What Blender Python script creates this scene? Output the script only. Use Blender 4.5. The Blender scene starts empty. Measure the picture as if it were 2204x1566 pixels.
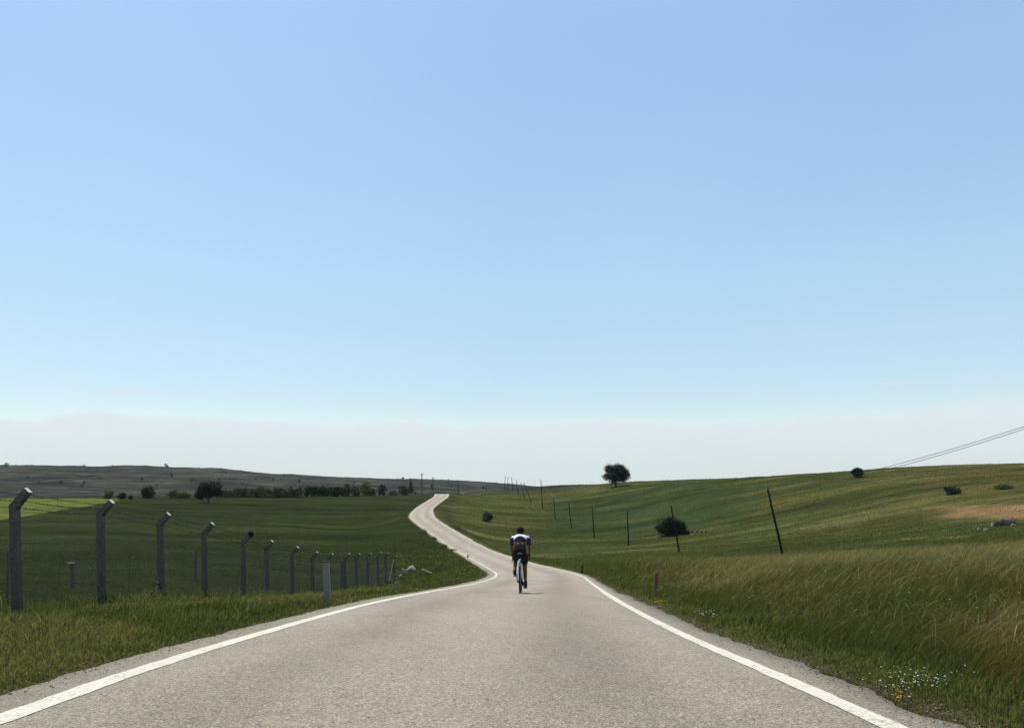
import bpy, math
import numpy as np
from mathutils import Vector, Matrix

sc = bpy.context.scene
COL = sc.collection
R_ = math.radians
rng = np.random.default_rng(7)

# ------------------------------------------------------------------ camera
F = 1800.0; HX = 1102.0; HY = 1060.0; PW = 2204.0; PH = 1566.0
cam_d = bpy.data.cameras.new('camera'); cam = bpy.data.objects.new('camera', cam_d); COL.objects.link(cam)
cam_d.sensor_width = 36.0; cam_d.lens = 36.0 * F / PW
cam_d.shift_y = (HY - PH / 2) / PW
cam_d.clip_start = 0.05; cam_d.clip_end = 12000
cam.location = (0, 0, 0); cam.rotation_euler = (R_(90), 0, 0)
sc.camera = cam

# ------------------------------------------------------------------ sun, sky, exposure
to_sun = Vector((-0.42, 0.62, 1.62)).normalized()
sun_el = math.asin(to_sun.z); sun_az = math.atan2(to_sun.x, to_sun.y)
sd = bpy.data.lights.new('sun', 'SUN'); sun = bpy.data.objects.new('sun', sd); COL.objects.link(sun)
sd.energy = 3.9; sd.angle = R_(0.5); sd.color = (1.0, 0.95, 0.87)
sun.rotation_euler = to_sun.to_track_quat('Z', 'Y').to_euler()

world = bpy.data.worlds.new("World"); sc.world = world; world.use_nodes = True
wn = world.node_tree; wn.nodes.clear()
def W(t, **k):
    n = wn.nodes.new(t)
    for a, b in k.items(): setattr(n, a, b)
    return n
def wmath(op, a, b=None, c=None, clamp=False):
    n = W('ShaderNodeMath', operation=op, use_clamp=clamp)
    for i, v in enumerate((a, b, c)):
        if v is None: continue
        if hasattr(v, 'links'): wn.links.new(v, n.inputs[i])
        else: n.inputs[i].default_value = v
    return n.outputs[0]
def wmix(fac, a, b, bt='MIX'):
    n = W('ShaderNodeMix', data_type='RGBA', blend_type=bt)
    for i, v in ((0, fac), (6, a), (7, b)):
        if hasattr(v, 'links'): wn.links.new(v, n.inputs[i])
        else: n.inputs[i].default_value = v
    return n.outputs[2]
sky = W('ShaderNodeTexSky', sky_type='NISHITA'); sky.sun_disc = False
sky.sun_elevation = sun_el; sky.sun_rotation = sun_az
sky.air_density = 1.0; sky.dust_density = 1.2; sky.ozone_density = 1.5; sky.altitude = 900
tc = W('ShaderNodeTexCoord'); sep = W('ShaderNodeSeparateXYZ'); wn.links.new(tc.outputs['Generated'], sep.inputs[0])
hor = wmath('SQRT', wmath('ADD', wmath('MULTIPLY', sep.outputs[0], sep.outputs[0]), wmath('MULTIPLY', sep.outputs[1], sep.outputs[1])))
tanel = wmath('DIVIDE', sep.outputs[2], wmath('MAXIMUM', hor, 0.01))
# cloud bank low over the horizon
az = wmath('ARCTAN2', sep.outputs[0], sep.outputs[1])
cmb = W('ShaderNodeCombineXYZ'); wn.links.new(az, cmb.inputs[0]); wn.links.new(tanel, cmb.inputs[1])
mp = W('ShaderNodeMapping'); mp.inputs['Scale'].default_value = (1.0, 3.0, 1.0); wn.links.new(cmb.outputs[0], mp.inputs[0])
n1 = W('ShaderNodeTexNoise'); n1.inputs['Scale'].default_value = 4.5; n1.inputs['Detail'].default_value = 9; n1.inputs['Roughness'].default_value = 0.55
wn.links.new(mp.outputs[0], n1.inputs['Vector'])
n2 = W('ShaderNodeTexNoise'); n2.inputs['Scale'].default_value = 2.2; n2.inputs['Detail'].default_value = 4
mp2 = W('ShaderNodeMapping'); mp2.inputs['Scale'].default_value = (1.0, 2.2, 1.0); mp2.inputs['Location'].default_value = (3.1, 0.4, 0)
wn.links.new(cmb.outputs[0], mp2.inputs[0]); wn.links.new(mp2.outputs[0], n2.inputs['Vector'])
rise = wmath('MULTIPLY', wmath('MULTIPLY', wmath('SUBTRACT', az, 0.22, clamp=True), 4.0, clamp=True), 0.004)
edge = wmath('ADD', wmath('MULTIPLY', wmath('SUBTRACT', n1.outputs[0], 0.5), 0.070), wmath('ADD', rise, 0.087))
band = wmath('SMOOTH_MIN', wmath('MAXIMUM', wmath('DIVIDE', wmath('SUBTRACT', edge, tanel), 0.007), 0.0), 1.0, 0.3, clamp=True)
veil = wmath('MULTIPLY', wmath('SUBTRACT', n2.outputs[0], 0.40, clamp=True), 0.55, clamp=True)
# humid lower air: whiter and less cyan towards the horizon
low = W('ShaderNodeValToRGB'); wn.links.new(wmath('MULTIPLY', tanel, 1.6, clamp=True), low.inputs[0])
low.color_ramp.elements[0].position = 0.0; low.color_ramp.elements[0].color = (0.985, 0.905, 0.84, 1)
low.color_ramp.elements[1].position = 1.0; low.color_ramp.elements[1].color = (1.19, 1.30, 1.24, 1)
for p_, c_ in ((0.17, (0.94, 0.885, 0.82, 1)), (0.41, (1.07, 1.11, 0.99, 1))):
    e_ = low.color_ramp.elements.new(p_); e_.color = c_
SKY = wmix(1.0, sky.outputs[0], low.outputs[0], 'MULTIPLY')
# gain on the sky colour evens out its falloff away from the sun
gcol = W('ShaderNodeCombineXYZ')
wn.links.new(wmath('ADD', wmath('MULTIPLY', wmath('MAXIMUM', wmath('MINIMUM', az, 0.8), 0.0), 0.32), 1.02), gcol.inputs[0])
wn.links.new(wmath('ADD', wmath('MULTIPLY', wmath('MAXIMUM', wmath('MINIMUM', az, 0.8), 0.0), 0.26), 1.03), gcol.inputs[1])
wn.links.new(wmath('ADD', wmath('MULTIPLY', wmath('MAXIMUM', wmath('MINIMUM', az, 0.8), 0.0), 0.20), 1.0), gcol.inputs[2])
SKY = wmix(1.0, SKY, gcol.outputs[0], 'MULTIPLY')
SKY = wmix(wmath('MULTIPLY', veil, 0.45), SKY, (4.2, 5.2, 6.1, 1))
depth = wmath('DIVIDE', wmath('SUBTRACT', edge, tanel), 0.05, clamp=True)
bank = W('ShaderNodeValToRGB'); wn.links.new(depth, bank.inputs[0])
bank.color_ramp.elements[0].position = 0.0; bank.color_ramp.elements[0].color = (0.96, 0.985, 1, 1)
bank.color_ramp.elements[1].position = 1.0; bank.color_ramp.elements[1].color = (0.85, 0.91, 0.92, 1)
bankc = wmix(1.0, bank.outputs[0], wmix(n2.outputs[0], (5.15, 5.45, 5.65, 1), (5.55, 5.80, 5.90, 1)), 'MULTIPLY')
# thin wisps drifting above the bank
n3 = W('ShaderNodeTexNoise'); n3.inputs['Scale'].default_value = 3.0; n3.inputs['Detail'].default_value = 7
mp3 = W('ShaderNodeMapping'); mp3.inputs['Scale'].default_value = (1.0, 7.0, 1.0); mp3.inputs['Location'].default_value = (1.7, 0.2, 0)
wn.links.new(cmb.outputs[0], mp3.inputs[0]); wn.links.new(mp3.outputs[0], n3.inputs['Vector'])
wisp = wmath('MULTIPLY', wmath('MULTIPLY', wmath('SUBTRACT', n3.outputs[0], 0.58, clamp=True), 5.0, clamp=True), wmath('SUBTRACT', 1.0, wmath('MULTIPLY', wmath('ABSOLUTE', wmath('SUBTRACT', tanel, 0.105)), 30.0), clamp=True), clamp=True)
def puff(a0, t0, wa, wt):
    da = wmath('DIVIDE', wmath('SUBTRACT', az, a0), wa); dt = wmath('DIVIDE', wmath('SUBTRACT', tanel, t0), wt)
    q = wmath('SUBTRACT', 1.0, wmath('ADD', wmath('MULTIPLY', da, da), wmath('MULTIPLY', dt, dt)), clamp=True)
    return wmath('MULTIPLY', q, wmath('MULTIPLY', n1.outputs[0], 1.5), clamp=True)
wisp = wmath('ADD', wmath('MULTIPLY', wisp, 0.5), wmath('ADD', wmath('MULTIPLY', puff(-0.435, 0.108, 0.040, 0.0065), 0.55), wmath('MULTIPLY', puff(0.43, 0.119, 0.022, 0.003), 0.45)), clamp=True)
SKY = wmix(wisp, SKY, (4.9, 5.35, 5.6, 1))
SKY = wmix(wmath('MULTIPLY', band, 0.88), SKY, bankc)
bg = W('ShaderNodeBackground'); wn.links.new(SKY, bg.inputs[0]); bg.inputs[1].default_value = 0.15
wo = W('ShaderNodeOutputWorld'); wn.links.new(bg.outputs[0], wo.inputs[0])
sc.view_settings.view_transform = 'Standard'; sc.view_settings.look = 'None'
sc.view_settings.exposure = 0.0; sc.view_settings.gamma = 1.0
sc.cycles.volume_bounces = 1; sc.cycles.max_bounces = 6; sc.cycles.transparent_max_bounces = 16

# ------------------------------------------------------------------ helpers
def tag(o, label=None, cat=None, group=None, kind=None):
    if label: o['label'] = label
    if cat: o['category'] = cat
    if group: o['group'] = group
    if kind: o['kind'] = kind
    return o
def empty(name, loc, rot=(0, 0, 0)):
    o = bpy.data.objects.new(name, None); COL.objects.link(o); o.location = loc; o.rotation_euler = rot
    o.empty_display_size = 0.3
    return o
def link_mesh(name, me, mats=None, parent=None):
    o = bpy.data.objects.new(name, me); COL.objects.link(o)
    if mats is not None:
        for m in (mats if isinstance(mats, (list, tuple)) else [mats]): me.materials.append(m)
    if parent is not None: o.parent = parent
    return o
def np_mesh(name, V, Fc, cols=None, smooth=False, matidx=None):
    """V (n,3); Fc (m,k) int array of equal-size faces; cols (n,3) point colours"""
    me = bpy.data.meshes.new(name)
    V = np.asarray(V, np.float32); Fc = np.asarray(Fc, np.int32)
    m, k = Fc.shape
    me.vertices.add(len(V)); me.vertices.foreach_set('co', V.ravel())
    me.loops.add(m * k); me.loops.foreach_set('vertex_index', Fc.ravel())
    me.polygons.add(m); me.polygons.foreach_set('loop_start', np.arange(m, dtype=np.int32) * k)
    me.polygons.foreach_set('loop_total', np.full(m, k, np.int32))
    if smooth: me.polygons.foreach_set('use_smooth', np.ones(m, bool))
    if matidx is not None: me.polygons.foreach_set('material_index', np.asarray(matidx, np.int32))
    me.update(calc_edges=True)
    if cols is not None:
        a = me.color_attributes.new('tint', 'FLOAT_COLOR', 'POINT')
        c = np.ones((len(V), 4), np.float32); c[:, :3] = cols
        a.data.foreach_set('color', c.ravel())
    return me
class MB:
    def __init__(s): s.v = []; s.f = []; s.c = []; s.smooth = False
    def add(s, vs, fs, col=None):
        b = len(s.v); s.v += [tuple(v) for v in vs]; s.f += [tuple(i + b for i in f) for f in fs]
        s.c += [col or (1, 1, 1)] * len(vs)
    def box(s, c, size, mat=None, taper=1.0, col=None):
        hx, hy, hz = [q / 2 for q in size]; c = Vector(c); vs = []
        for z in (-hz, hz):
            t = taper if z > 0 else 1
            for x, y in ((-hx, -hy), (hx, -hy), (hx, hy), (-hx, hy)):
                p = Vector((x * t, y * t, z)); p = mat @ p if mat else p
                vs.append(c + p)
        s.add(vs, [(0, 3, 2, 1), (4, 5, 6, 7), (0, 1, 5, 4), (1, 2, 6, 5), (2, 3, 7, 6), (3, 0, 4, 7)], col)
    def tube(s, pts, rad, n=8, cap=True, col=None, closed=False, flat=None):
        """tube along pts; rad scalar/list; flat = (up vector, ratio) makes it elliptical"""
        pts = [Vector(p) for p in pts]; m = len(pts)
        rads = rad if isinstance(rad, (list, tuple)) else [rad] * m
        vs = []; prev = None
        for i, p in enumerate(pts):
            if closed: t = pts[(i + 1) % m] - pts[i - 1]
            else: t = pts[min(i + 1, m - 1)] - pts[max(i - 1, 0)]
            t.normalize()
            if prev is None:
                a = Vector((1, 0, 0)) if abs(t.x) < 0.9 else Vector((0, 0, 1))
                u = (a - t * a.dot(t)).normalized()
            else:
                u = (prev - t * prev.dot(t)).normalized()
            prev = u; w = t.cross(u)
            r = rads[i]; ru, rw = r if isinstance(r, (tuple, list)) else (r, r)
            for k in range(n):
                a = 2 * math.pi * k / n
                vs.append(p + u * (math.cos(a) * ru) + w * (math.sin(a) * rw))
        fs = []
        for i in range(m if closed else m - 1):
            j = (i + 1) % m
            for k in range(n):
                k2 = (k + 1) % n
                fs.append((i * n + k, i * n + k2, j * n + k2, j * n + k))
        if cap and not closed:
            fs.append(tuple(range(n))[::-1]); fs.append(tuple((m - 1) * n + k for k in range(n)))
        s.add(vs, fs, col)
    def build(s, name, mat, parent=None, smooth=False, cols=False):
        me = bpy.data.meshes.new(name); me.from_pydata(s.v, [], s.f)
        if smooth:
            for p in me.polygons: p.use_smooth = True
        if cols:
            a = me.color_attributes.new('tint', 'FLOAT_COLOR', 'POINT')
            a.data.foreach_set('color', np.array([(*c, 1) for c in s.c], np.float32).ravel())
        me.update()
        return link_mesh(name, me, mat, parent)

def vnoise(x, y, seed=0):
    xi = np.floor(x).astype(np.int64); yi = np.floor(y).astype(np.int64)
    xf = x - xi; yf = y - yi; u = xf * xf * (3 - 2 * xf); v = yf * yf * (3 - 2 * yf)
    def h(a, b):
        n = (a * 374761393 + b * 668265263 + seed * 974634777) & 0xffffffff
        n = ((n ^ (n >> 13)) * 1274126177) & 0xffffffff
        return ((n ^ (n >> 16)) & 0xffff) / 65535.0
    return (h(xi, yi) * (1 - u) + h(xi + 1, yi) * u) * (1 - v) + (h(xi, yi + 1) * (1 - u) + h(xi + 1, yi + 1) * u) * v
def fbm(x, y, seed=0, o=4):
    s = 0; a = 0.5; t = 0
    for i in range(o):
        s = s + a * vnoise(x * 2 ** i + i * 17.3, y * 2 ** i + i * 9.1, seed + i); t += a; a *= 0.5
    return s / t
def sstep(a, b, x):
    t = np.clip((x - a) / (b - a), 0, 1); return t * t * (3 - 2 * t)

# ------------------------------------------------------------------ road centreline (plan and height)
RN = np.array([[-0.15, -9, -0.25], [-0.25, -4, -0.6], [-0.33, 0, -0.87], [-0.39, 4.25, -1.17], [-0.44, 5.82, -1.27], [-0.45, 8.76, -1.5], [-0.32, 13.88, -1.9], [-0.03, 19.27, -2.36],
    [0.62, 28.96, -3.22], [1.11, 36.94, -3.88], [1.42, 44.66, -4.43], [1.09, 53.89, -5.03], [-0.68, 74.76, -6.26], [-3.66, 102.66, -7.53],
    [-5.49, 114.14, -7.73], [-7.48, 123.78, -7.54], [-8.5, 128.2, -7.36], [-16.86, 162.38, -5.25], [-19.69, 183.29, -4.65], [-23.32, 219.96, -4.6],
    [-25.38, 248.2, -4.12], [-25.35, 292, -1.8], [-25.45, 300.51, -1.29], [-26.1, 311.21, -0.62], [-26.9, 322, -0.42], [-27.8, 335, -0.9], [-29, 355, -2.6], [-30, 380, -5]])
def catmull(P, m):
    Q = np.vstack([2 * P[0] - P[1], P, 2 * P[-1] - P[-2]]); out = []
    for i in range(len(P) - 1):
        p0, p1, p2, p3 = Q[i:i + 4]
        for t in np.arange(m) / m:
            out.append(.5 * ((2 * p1) + (-p0 + p2) * t + (2 * p0 - 5 * p1 + 4 * p2 - p3) * t * t + (-p0 + 3 * p1 - 3 * p2 + p3) * t ** 3))
    out.append(P[-1]); return np.array(out)
_c = catmull(RN, 30)
_s = np.concatenate([[0], np.cumsum(np.linalg.norm(np.diff(_c[:, :2], axis=0), axis=1))])
SL = np.concatenate([np.arange(0, 60, 0.25), np.arange(60, _s[-1], 0.6)])
CL = np.stack([np.interp(SL, _s, _c[:, k]) for k in range(3)], 1)
# light smoothing of the sampled path
for _ in range(6):
    CL[1:-1] = 0.25 * CL[:-2] + 0.5 * CL[1:-1] + 0.25 * CL[2:]
CT = np.gradient(CL[:, :2], axis=0); CT /= np.linalg.norm(CT, axis=1)[:, None]
CN = np.stack([CT[:, 1], -CT[:, 0]], 1)       # to the right

def road_dist(X, Y):
    """signed lateral distance (right +), road height, arc length of the nearest road point"""
    X = np.asarray(X, float); Y = np.asarray(Y, float)
    d = np.full(X.shape, 99.0); z = np.zeros(X.shape); s = np.zeros(X.shape)
    xr = np.interp(Y, CL[:, 1], CL[:, 0])
    near = np.abs(X - xr) < 22
    idx = np.nonzero(near.ravel())[0]
    Xf = X.ravel()[idx]; Yf = Y.ravel()[idx]
    dd = np.empty(len(idx)); zz = np.empty(len(idx)); ss = np.empty(len(idx))
    C2 = CL[::2]; 
    for a in range(0, len(idx), 20000):
        x = Xf[a:a + 20000]; y = Yf[a:a + 20000]
        D2 = (x[:, None] - C2[None, :, 0]) ** 2 + (y[:, None] - C2[None, :, 1]) ** 2
        k = D2.argmin(1) * 2
        dx = x - CL[k, 0]; dy = y - CL[k, 1]
        al = dx * CT[k, 0] + dy * CT[k, 1]
        lat = dx * CN[k, 0] + dy * CN[k, 1]
        dd[a:a + 20000] = lat
        ss[a:a + 20000] = SL[k] + al
        zz[a:a + 20000] = np.interp(SL[k] + al, SL, CL[:, 2])
    d.ravel()[idx] = dd; z.ravel()[idx] = zz; s.ravel()[idx] = ss
    return d, z, s

# ------------------------------------------------------------------ terrain height: thin plate through surveyed points
cols = {
 -1500: [(10, 1300), (30, 1190), (60, 1140), (110, 1115), (170, 1090), (260, 1070), (400, 1070), (700, 1075), (1000, 1030), (1300, 1005), (1700, 1010), (2500, 1060)],
 -500: [(8, 1420), (17, 1300), (30, 1250), (60, 1230), (100, 1170), (160, 1118), (230, 1082), (290, 1073), (420, 1078), (700, 1068), (1000, 1030), (1350, 1003), (1800, 1012), (2500, 1050)],
 0: [(30, 1290), (50, 1262), (100, 1180), (150, 1130), (200, 1095), (260, 1076), (310, 1071.5), (420, 1080), (620, 1068), (900, 1035), (1350, 1003), (1800, 1012), (2500, 1050)],
 300: [(30, 1298), (60, 1252), (100, 1182), (150, 1130), (210, 1093), (270, 1073), (310, 1068), (420, 1076), (620, 1066), (900, 1038), (1350, 1005), (1800, 1014), (2500, 1050)],
 520: [(45, 1285), (70, 1235), (100, 1187), (150, 1136), (215, 1093), (280, 1070), (320, 1067), (420, 1076), (650, 1066), (1000, 1036), (1400, 1013.5), (1800, 1020), (2500, 1050)],
 620: [(100, 1190), (150, 1138), (215, 1094), (285, 1069.5), (325, 1066.5), (430, 1076), (700, 1064), (1000, 1042), (1450, 1023.5), (1900, 1026), (2500, 1050)],
 780: [(80, 1225), (110, 1186), (160, 1138), (220, 1096), (290, 1068.5), (330, 1066), (430, 1076), (750, 1064), (1050, 1045), (1500, 1028.5), (1900, 1031), (2500, 1050)],
 900: [(330, 1064.5), (430, 1075), (780, 1063), (1100, 1048), (1600, 1032.5), (2000, 1035), (2500, 1050)],
 1000: [(330, 1063), (400, 1063), (480, 1068), (800, 1063), (1150, 1050), (1650, 1036.5), (2100, 1039), (2500, 1050)],
 1050: [(130, 1186), (170, 1155), (215, 1124), (260, 1097), (320, 1074), (380, 1061), (430, 1057), (520, 1062), (850, 1063), (1200, 1051), (1700, 1039.5), (2100, 1042), (2500, 1050)],
 1120: [(110, 1203), (150, 1172), (200, 1138), (250, 1108), (300, 1084), (360, 1066), (420, 1055), (470, 1051), (600, 1056), (900, 1063), (1250, 1053), (1750, 1043), (2200, 1046), (2500, 1050)],
 1200: [(62, 1224), (100, 1204), (140, 1176), (190, 1146), (240, 1114), (300, 1077), (370, 1056), (430, 1045.5), (520, 1047), (800, 1060), (1300, 1056), (1800, 1050), (2500, 1055)],
 1325: [(32, 1262), (60, 1220), (100, 1196), (138, 1175), (171, 1155), (230, 1110), (280, 1070), (324, 1046), (350, 1041), (460, 1044), (800, 1060), (1500, 1056), (2500, 1058)],
 1500: [(22, 1270), (40, 1238), (72, 1211), (105, 1185), (150, 1149), (200, 1101), (260, 1052), (310, 1033), (400, 1038), (800, 1055), (1500, 1056), (2500, 1058)],
 1700: [(14, 1290), (25, 1250), (45, 1220), (72, 1197), (110, 1157), (150, 1109), (200, 1058), (265, 1023.5), (350, 1030), (800, 1050), (1500, 1056), (2500, 1058)],
 2000: [(8, 1375), (14, 1290), (25, 1238), (45, 1198), (75, 1163), (110, 1109), (150, 1050), (195, 1016), (235, 1004), (320, 1012), (800, 1050), (1500, 1056), (2500, 1058)],
 2204: [(8, 1370), (14, 1282), (25, 1222), (45, 1180), (75, 1139), (105, 1089), (140, 1038), (180, 1008), (215, 998), (300, 1006), (800, 1050), (1500, 1056), (2500, 1058)],
 2700: [(8, 1340), (14, 1260), (25, 1200), (45, 1150), (75, 1105), (105, 1060), (140, 1020), (180, 996), (215, 990), (300, 1000), (800, 1045), (1500, 1056), (2500, 1058)],
 3700: [(8, 1320), (25, 1170), (75, 1080), (140, 1010), (215, 985), (300, 995), (800, 1045), (1500, 1056), (2500, 1058)],
}
ctrl = []
for px, lst in cols.items():
    for D, y in lst:
        ctrl.append(((px - HX) / F * D, D, -(y - HY) / F * D))
# along the fence
FENCE_PX = [34, 217, 347, 440, 524, 575, 628, 673, 707, 742, 767, 791, 813, 830, 848]
FENCE_D = [15.2, 18.3, 21.5, 24.5, 28.0, 31.0, 34.2, 37.8, 41.2, 44.8, 48.4, 52.0, 56.0, 59.6, 63.8]
FENCE_BEND = [-.25, -.46, -.81, -1.2, -1.66, -2.06, -2.52, -2.95, -3.27, -3.55, -3.8, -4.03, -4.3, -4.58, -4.95]
FX = [(p - HX) / F * d for p, d in zip(FENCE_PX, FENCE_D)]
for x, d, z in zip(FX, FENCE_D, FENCE_BEND):
    ctrl.append((x, d, z - 2.02)); ctrl.append((x - 8, d, z - 2.5))
ctrl += [(-9.2, 12, -2.05), (-9.2, 8, -1.9), (-9.2, 2, -1.4), (-20, 2, -2.2), (-9, -8, -.6), (-30, -8, -1.5), (8, 3, -1.2), (9, -8, -.4), (30, -8, .3), (20, 2, -.6)]
for i in range(0, len(CL), 24):
    ctrl.append((CL[i, 0], CL[i, 1], CL[i, 2] - 0.12))
ctrl = np.array(ctrl)
CO = 15.0
def uv_(X, Y): return np.asarray(X) / (np.asarray(Y) + CO) * 2.2, np.log(np.asarray(Y) + CO)
cu, cv = uv_(ctrl[:, 0], ctrl[:, 1])
def Phi(r2): return 0.5 * r2 * np.log(np.maximum(r2, 1e-12))
_n = len(ctrl); A = np.zeros((_n + 3, _n + 3))
A[:_n, :_n] = Phi((cu[:, None] - cu) ** 2 + (cv[:, None] - cv) ** 2)
# weights: near points matter in metres, far ones relative to distance
A[np.arange(_n), np.arange(_n)] += 2e-4
A[:_n, _n] = 1; A[:_n, _n + 1] = cu; A[:_n, _n + 2] = cv; A[_n:, :_n] = A[:_n, _n:].T
# interpolate z / (D+CO) which is smooth in view terms
rhs = np.concatenate([ctrl[:, 2] / (ctrl[:, 1] + CO), [0, 0, 0]])
SOL = np.linalg.solve(A, rhs)
def base_h(X, Y):
    X = np.asarray(X, float); Y = np.asarray(Y, float); sh = X.shape
    x = X.ravel(); y = Y.ravel(); out = np.empty(len(x))
    for a in range(0, len(x), 40000):
        u, v = uv_(x[a:a + 40000], y[a:a + 40000])
        P = Phi((u[:, None] - cu) ** 2 + (v[:, None] - cv) ** 2)
        out[a:a + 40000] = P @ SOL[:_n] + SOL[_n] + SOL[_n + 1] * u + SOL[_n + 2] * v
    return (out * (y + CO)).reshape(sh)
def height(X, Y):
    X = np.asarray(X, float); Y = np.asarray(Y, float)
    z = base_h(X, Y)
    far = sstep(40, 130, Y)
    z = z + far * (fbm(X / 26, Y / 9, 3) - .5) * 0.9 * (1 + Y / 900) + far * (fbm(X / 7, Y / 2.6, 5, 3) - .5) * 0.28
    z = z + sstep(500, 900, Y) * (fbm(X / 90, Y / 60, 9) - .5) * 9
    z = z + (1 - far) * (fbm(X / 1.7, Y / 1.7, 11, 3) - .5) * 0.12
    d, rz, _ = road_dist(X, Y)
    ad = np.abs(d)
    w = 1 - sstep(3.3, 7.2, ad)
    z = z * (1 - w) + (rz - 0.03) * w
    low = 1 - sstep(2.55, 3.1, ad)
    z = np.where(ad < 90, z - low * (0.07 + 0.0006 * np.maximum(Y, 0)), z)
    return z
def hgt(x, y): return float(height(np.array([x]), np.array([y]))[0])
_rayD = np.exp(np.linspace(math.log(3), math.log(2400), 1400))
def on_ground(px, py):
    """ground point seen at a photo position"""
    X = (px - HX) / F * _rayD; z = height(X, _rayD); zr = -(py - HY) / F * _rayD
    hit = np.nonzero(z >= zr)[0]
    if len(hit): k = hit[0]
    else: k = int(np.argmax(z / _rayD))
    return Vector((X[k], _rayD[k], z[k]))

# ------------------------------------------------------------------ materials
def new_mat(name):
    m = bpy.data.materials.new(name); m.use_nodes = True; nt = m.node_tree; nt.nodes.clear()
    return m, nt
class NT:
    def __init__(s, nt): s.nt = nt
    def n(s, t, **k):
        q = s.nt.nodes.new(t)
        for a, b in k.items(): setattr(q, a, b)
        return q
    def setin(s, sock, v):
        if hasattr(v, 'links'): s.nt.links.new(v, sock)
        else: sock.default_value = v
    def math(s, op, a, b=0.0, clamp=False):
        q = s.n('ShaderNodeMath', operation=op, use_clamp=clamp); s.setin(q.inputs[0], a); s.setin(q.inputs[1], b); return q.outputs[0]
    def mix(s, f, a, b, bt='MIX'):
        q = s.n('ShaderNodeMix', data_type='RGBA', blend_type=bt); s.setin(q.inputs[0], f)
        s.setin(q.inputs[6], a if hasattr(a, 'links') or len(a) == 4 else (*a, 1)); s.setin(q.inputs[7], b if hasattr(b, 'links') or len(b) == 4 else (*b, 1)); return q.outputs[2]
    def ramp(s, v, stops):
        q = s.n('ShaderNodeValToRGB'); s.setin(q.inputs[0], v); e = q.color_ramp.elements
        while len(e) < len(stops): e.new(0.5)
        for i, (p, c) in enumerate(stops): e[i].position = p; e[i].color = (c, c, c, 1) if not hasattr(c, '__len__') else (*c, 1)
        return q.outputs[0]
    def noise(s, vec, scale, detail=4, rough=0.55, out=0):
        q = s.n('ShaderNodeTexNoise'); q.inputs['Scale'].default_value = scale; q.inputs['Detail'].default_value = detail; q.inputs['Roughness'].default_value = rough
        s.setin(q.inputs['Vector'], vec); return q.outputs[out]
    def mapping(s, vec, sc_):
        q = s.n('ShaderNodeMapping'); q.inputs['Scale'].default_value = sc_; s.setin(q.inputs[0], vec); return q.outputs[0]
    def coord(s, which='Object'): return s.n('ShaderNodeTexCoord').outputs[which]
    def attr(s, name): return s.n('ShaderNodeAttribute', attribute_name=name).outputs['Color']
    def bsdf(s, col, rough=0.8, bump=None, bdist=0.01, bstr=1.0, metal=0.0, spec=0.3, sheen=0.0):
        b = s.n('ShaderNodeBsdfPrincipled'); s.setin(b.inputs['Base Color'], col if hasattr(col, 'links') else (*col, 1))
        s.setin(b.inputs['Roughness'], rough); b.inputs['Metallic'].default_value = metal; b.inputs['Specular IOR Level'].default_value = spec
        if bump is not None:
            q = s.n('ShaderNodeBump'); q.inputs['Distance'].default_value = bdist; q.inputs['Strength'].default_value = bstr
            s.setin(q.inputs['Height'], bump); s.nt.links.new(q.outputs[0], b.inputs['Normal'])
        return b
    def out(s, sh):
        o = s.n('ShaderNodeOutputMaterial'); s.nt.links.new(sh, o.inputs[0])

def simple(name, col, rough=0.7, var=0.25, scale=12.0, metal=0.0, spec=0.3, bump=0.002):
    m, nt = new_mat(name); t = NT(nt); c = t.coord()
    n = t.noise(c, scale, 6, 0.6)
    k = t.ramp(n, [(0.3, 1 - var), (0.7, 1 + var)])
    colr = t.mix(1.0, (*col, 1), k, 'MULTIPLY')
    t.out(t.bsdf(colr, rough, n, bump, 0.6, metal, spec).outputs[0]); return m

# ground
m_ground, nt = new_mat('meadow_ground'); t = NT(nt); c = t.coord()
tint = t.attr('tint')
nA = t.noise(t.mapping(c, (0.05, 0.16, 0.05)), 1.0, 8, 0.62)
nB = t.noise(t.mapping(c, (0.35, 1.2, 0.35)), 1.0, 6, 0.65)
nC = t.noise(c, 9.0, 6, 0.7)
nD = t.noise(t.mapping(c, (1.2, 0.9, 1.0)), 1.6, 5, 0.7)
k = t.ramp(nA, [(0.3, 0.72), (0.7, 1.28)])
k2 = t.ramp(nB, [(0.28, 0.66), (0.72, 1.36)])
nE = t.noise(t.mapping(c, (0.016, 0.11, 0.1)), 1.0, 7, 0.65); k5 = t.ramp(nE, [(0.32, 0.70), (0.68, 1.32)])
k3 = t.ramp(nC, [(0.25, 0.6), (0.75, 1.4)])
k4 = t.ramp(nD, [(0.25, 0.75), (0.75, 1.25)])
col = t.mix(1.0, tint, k, 'MULTIPLY'); col = t.mix(1.0, col, k2, 'MULTIPLY'); col = t.mix(1.0, col, k3, 'MULTIPLY'); col = t.mix(1.0, col, k4, 'MULTIPLY'); col = t.mix(1.0, col, k5, 'MULTIPLY')
hue = t.noise(t.mapping(c, (0.03, 0.06, 0.03)), 1.3, 5, 0.6)
col = t.mix(t.ramp(hue, [(0.42, 0.0), (0.72, 0.45)]), col, t.mix(1.0, col, (1.35, 1.05, 0.75, 1), 'MULTIPLY'))
hh = t.math('ADD', nC, t.math('MULTIPLY', nB, 1.5))
t.out(t.bsdf(col, 1.0, hh, 0.12, 0.8, spec=0.0).outputs[0])

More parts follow.
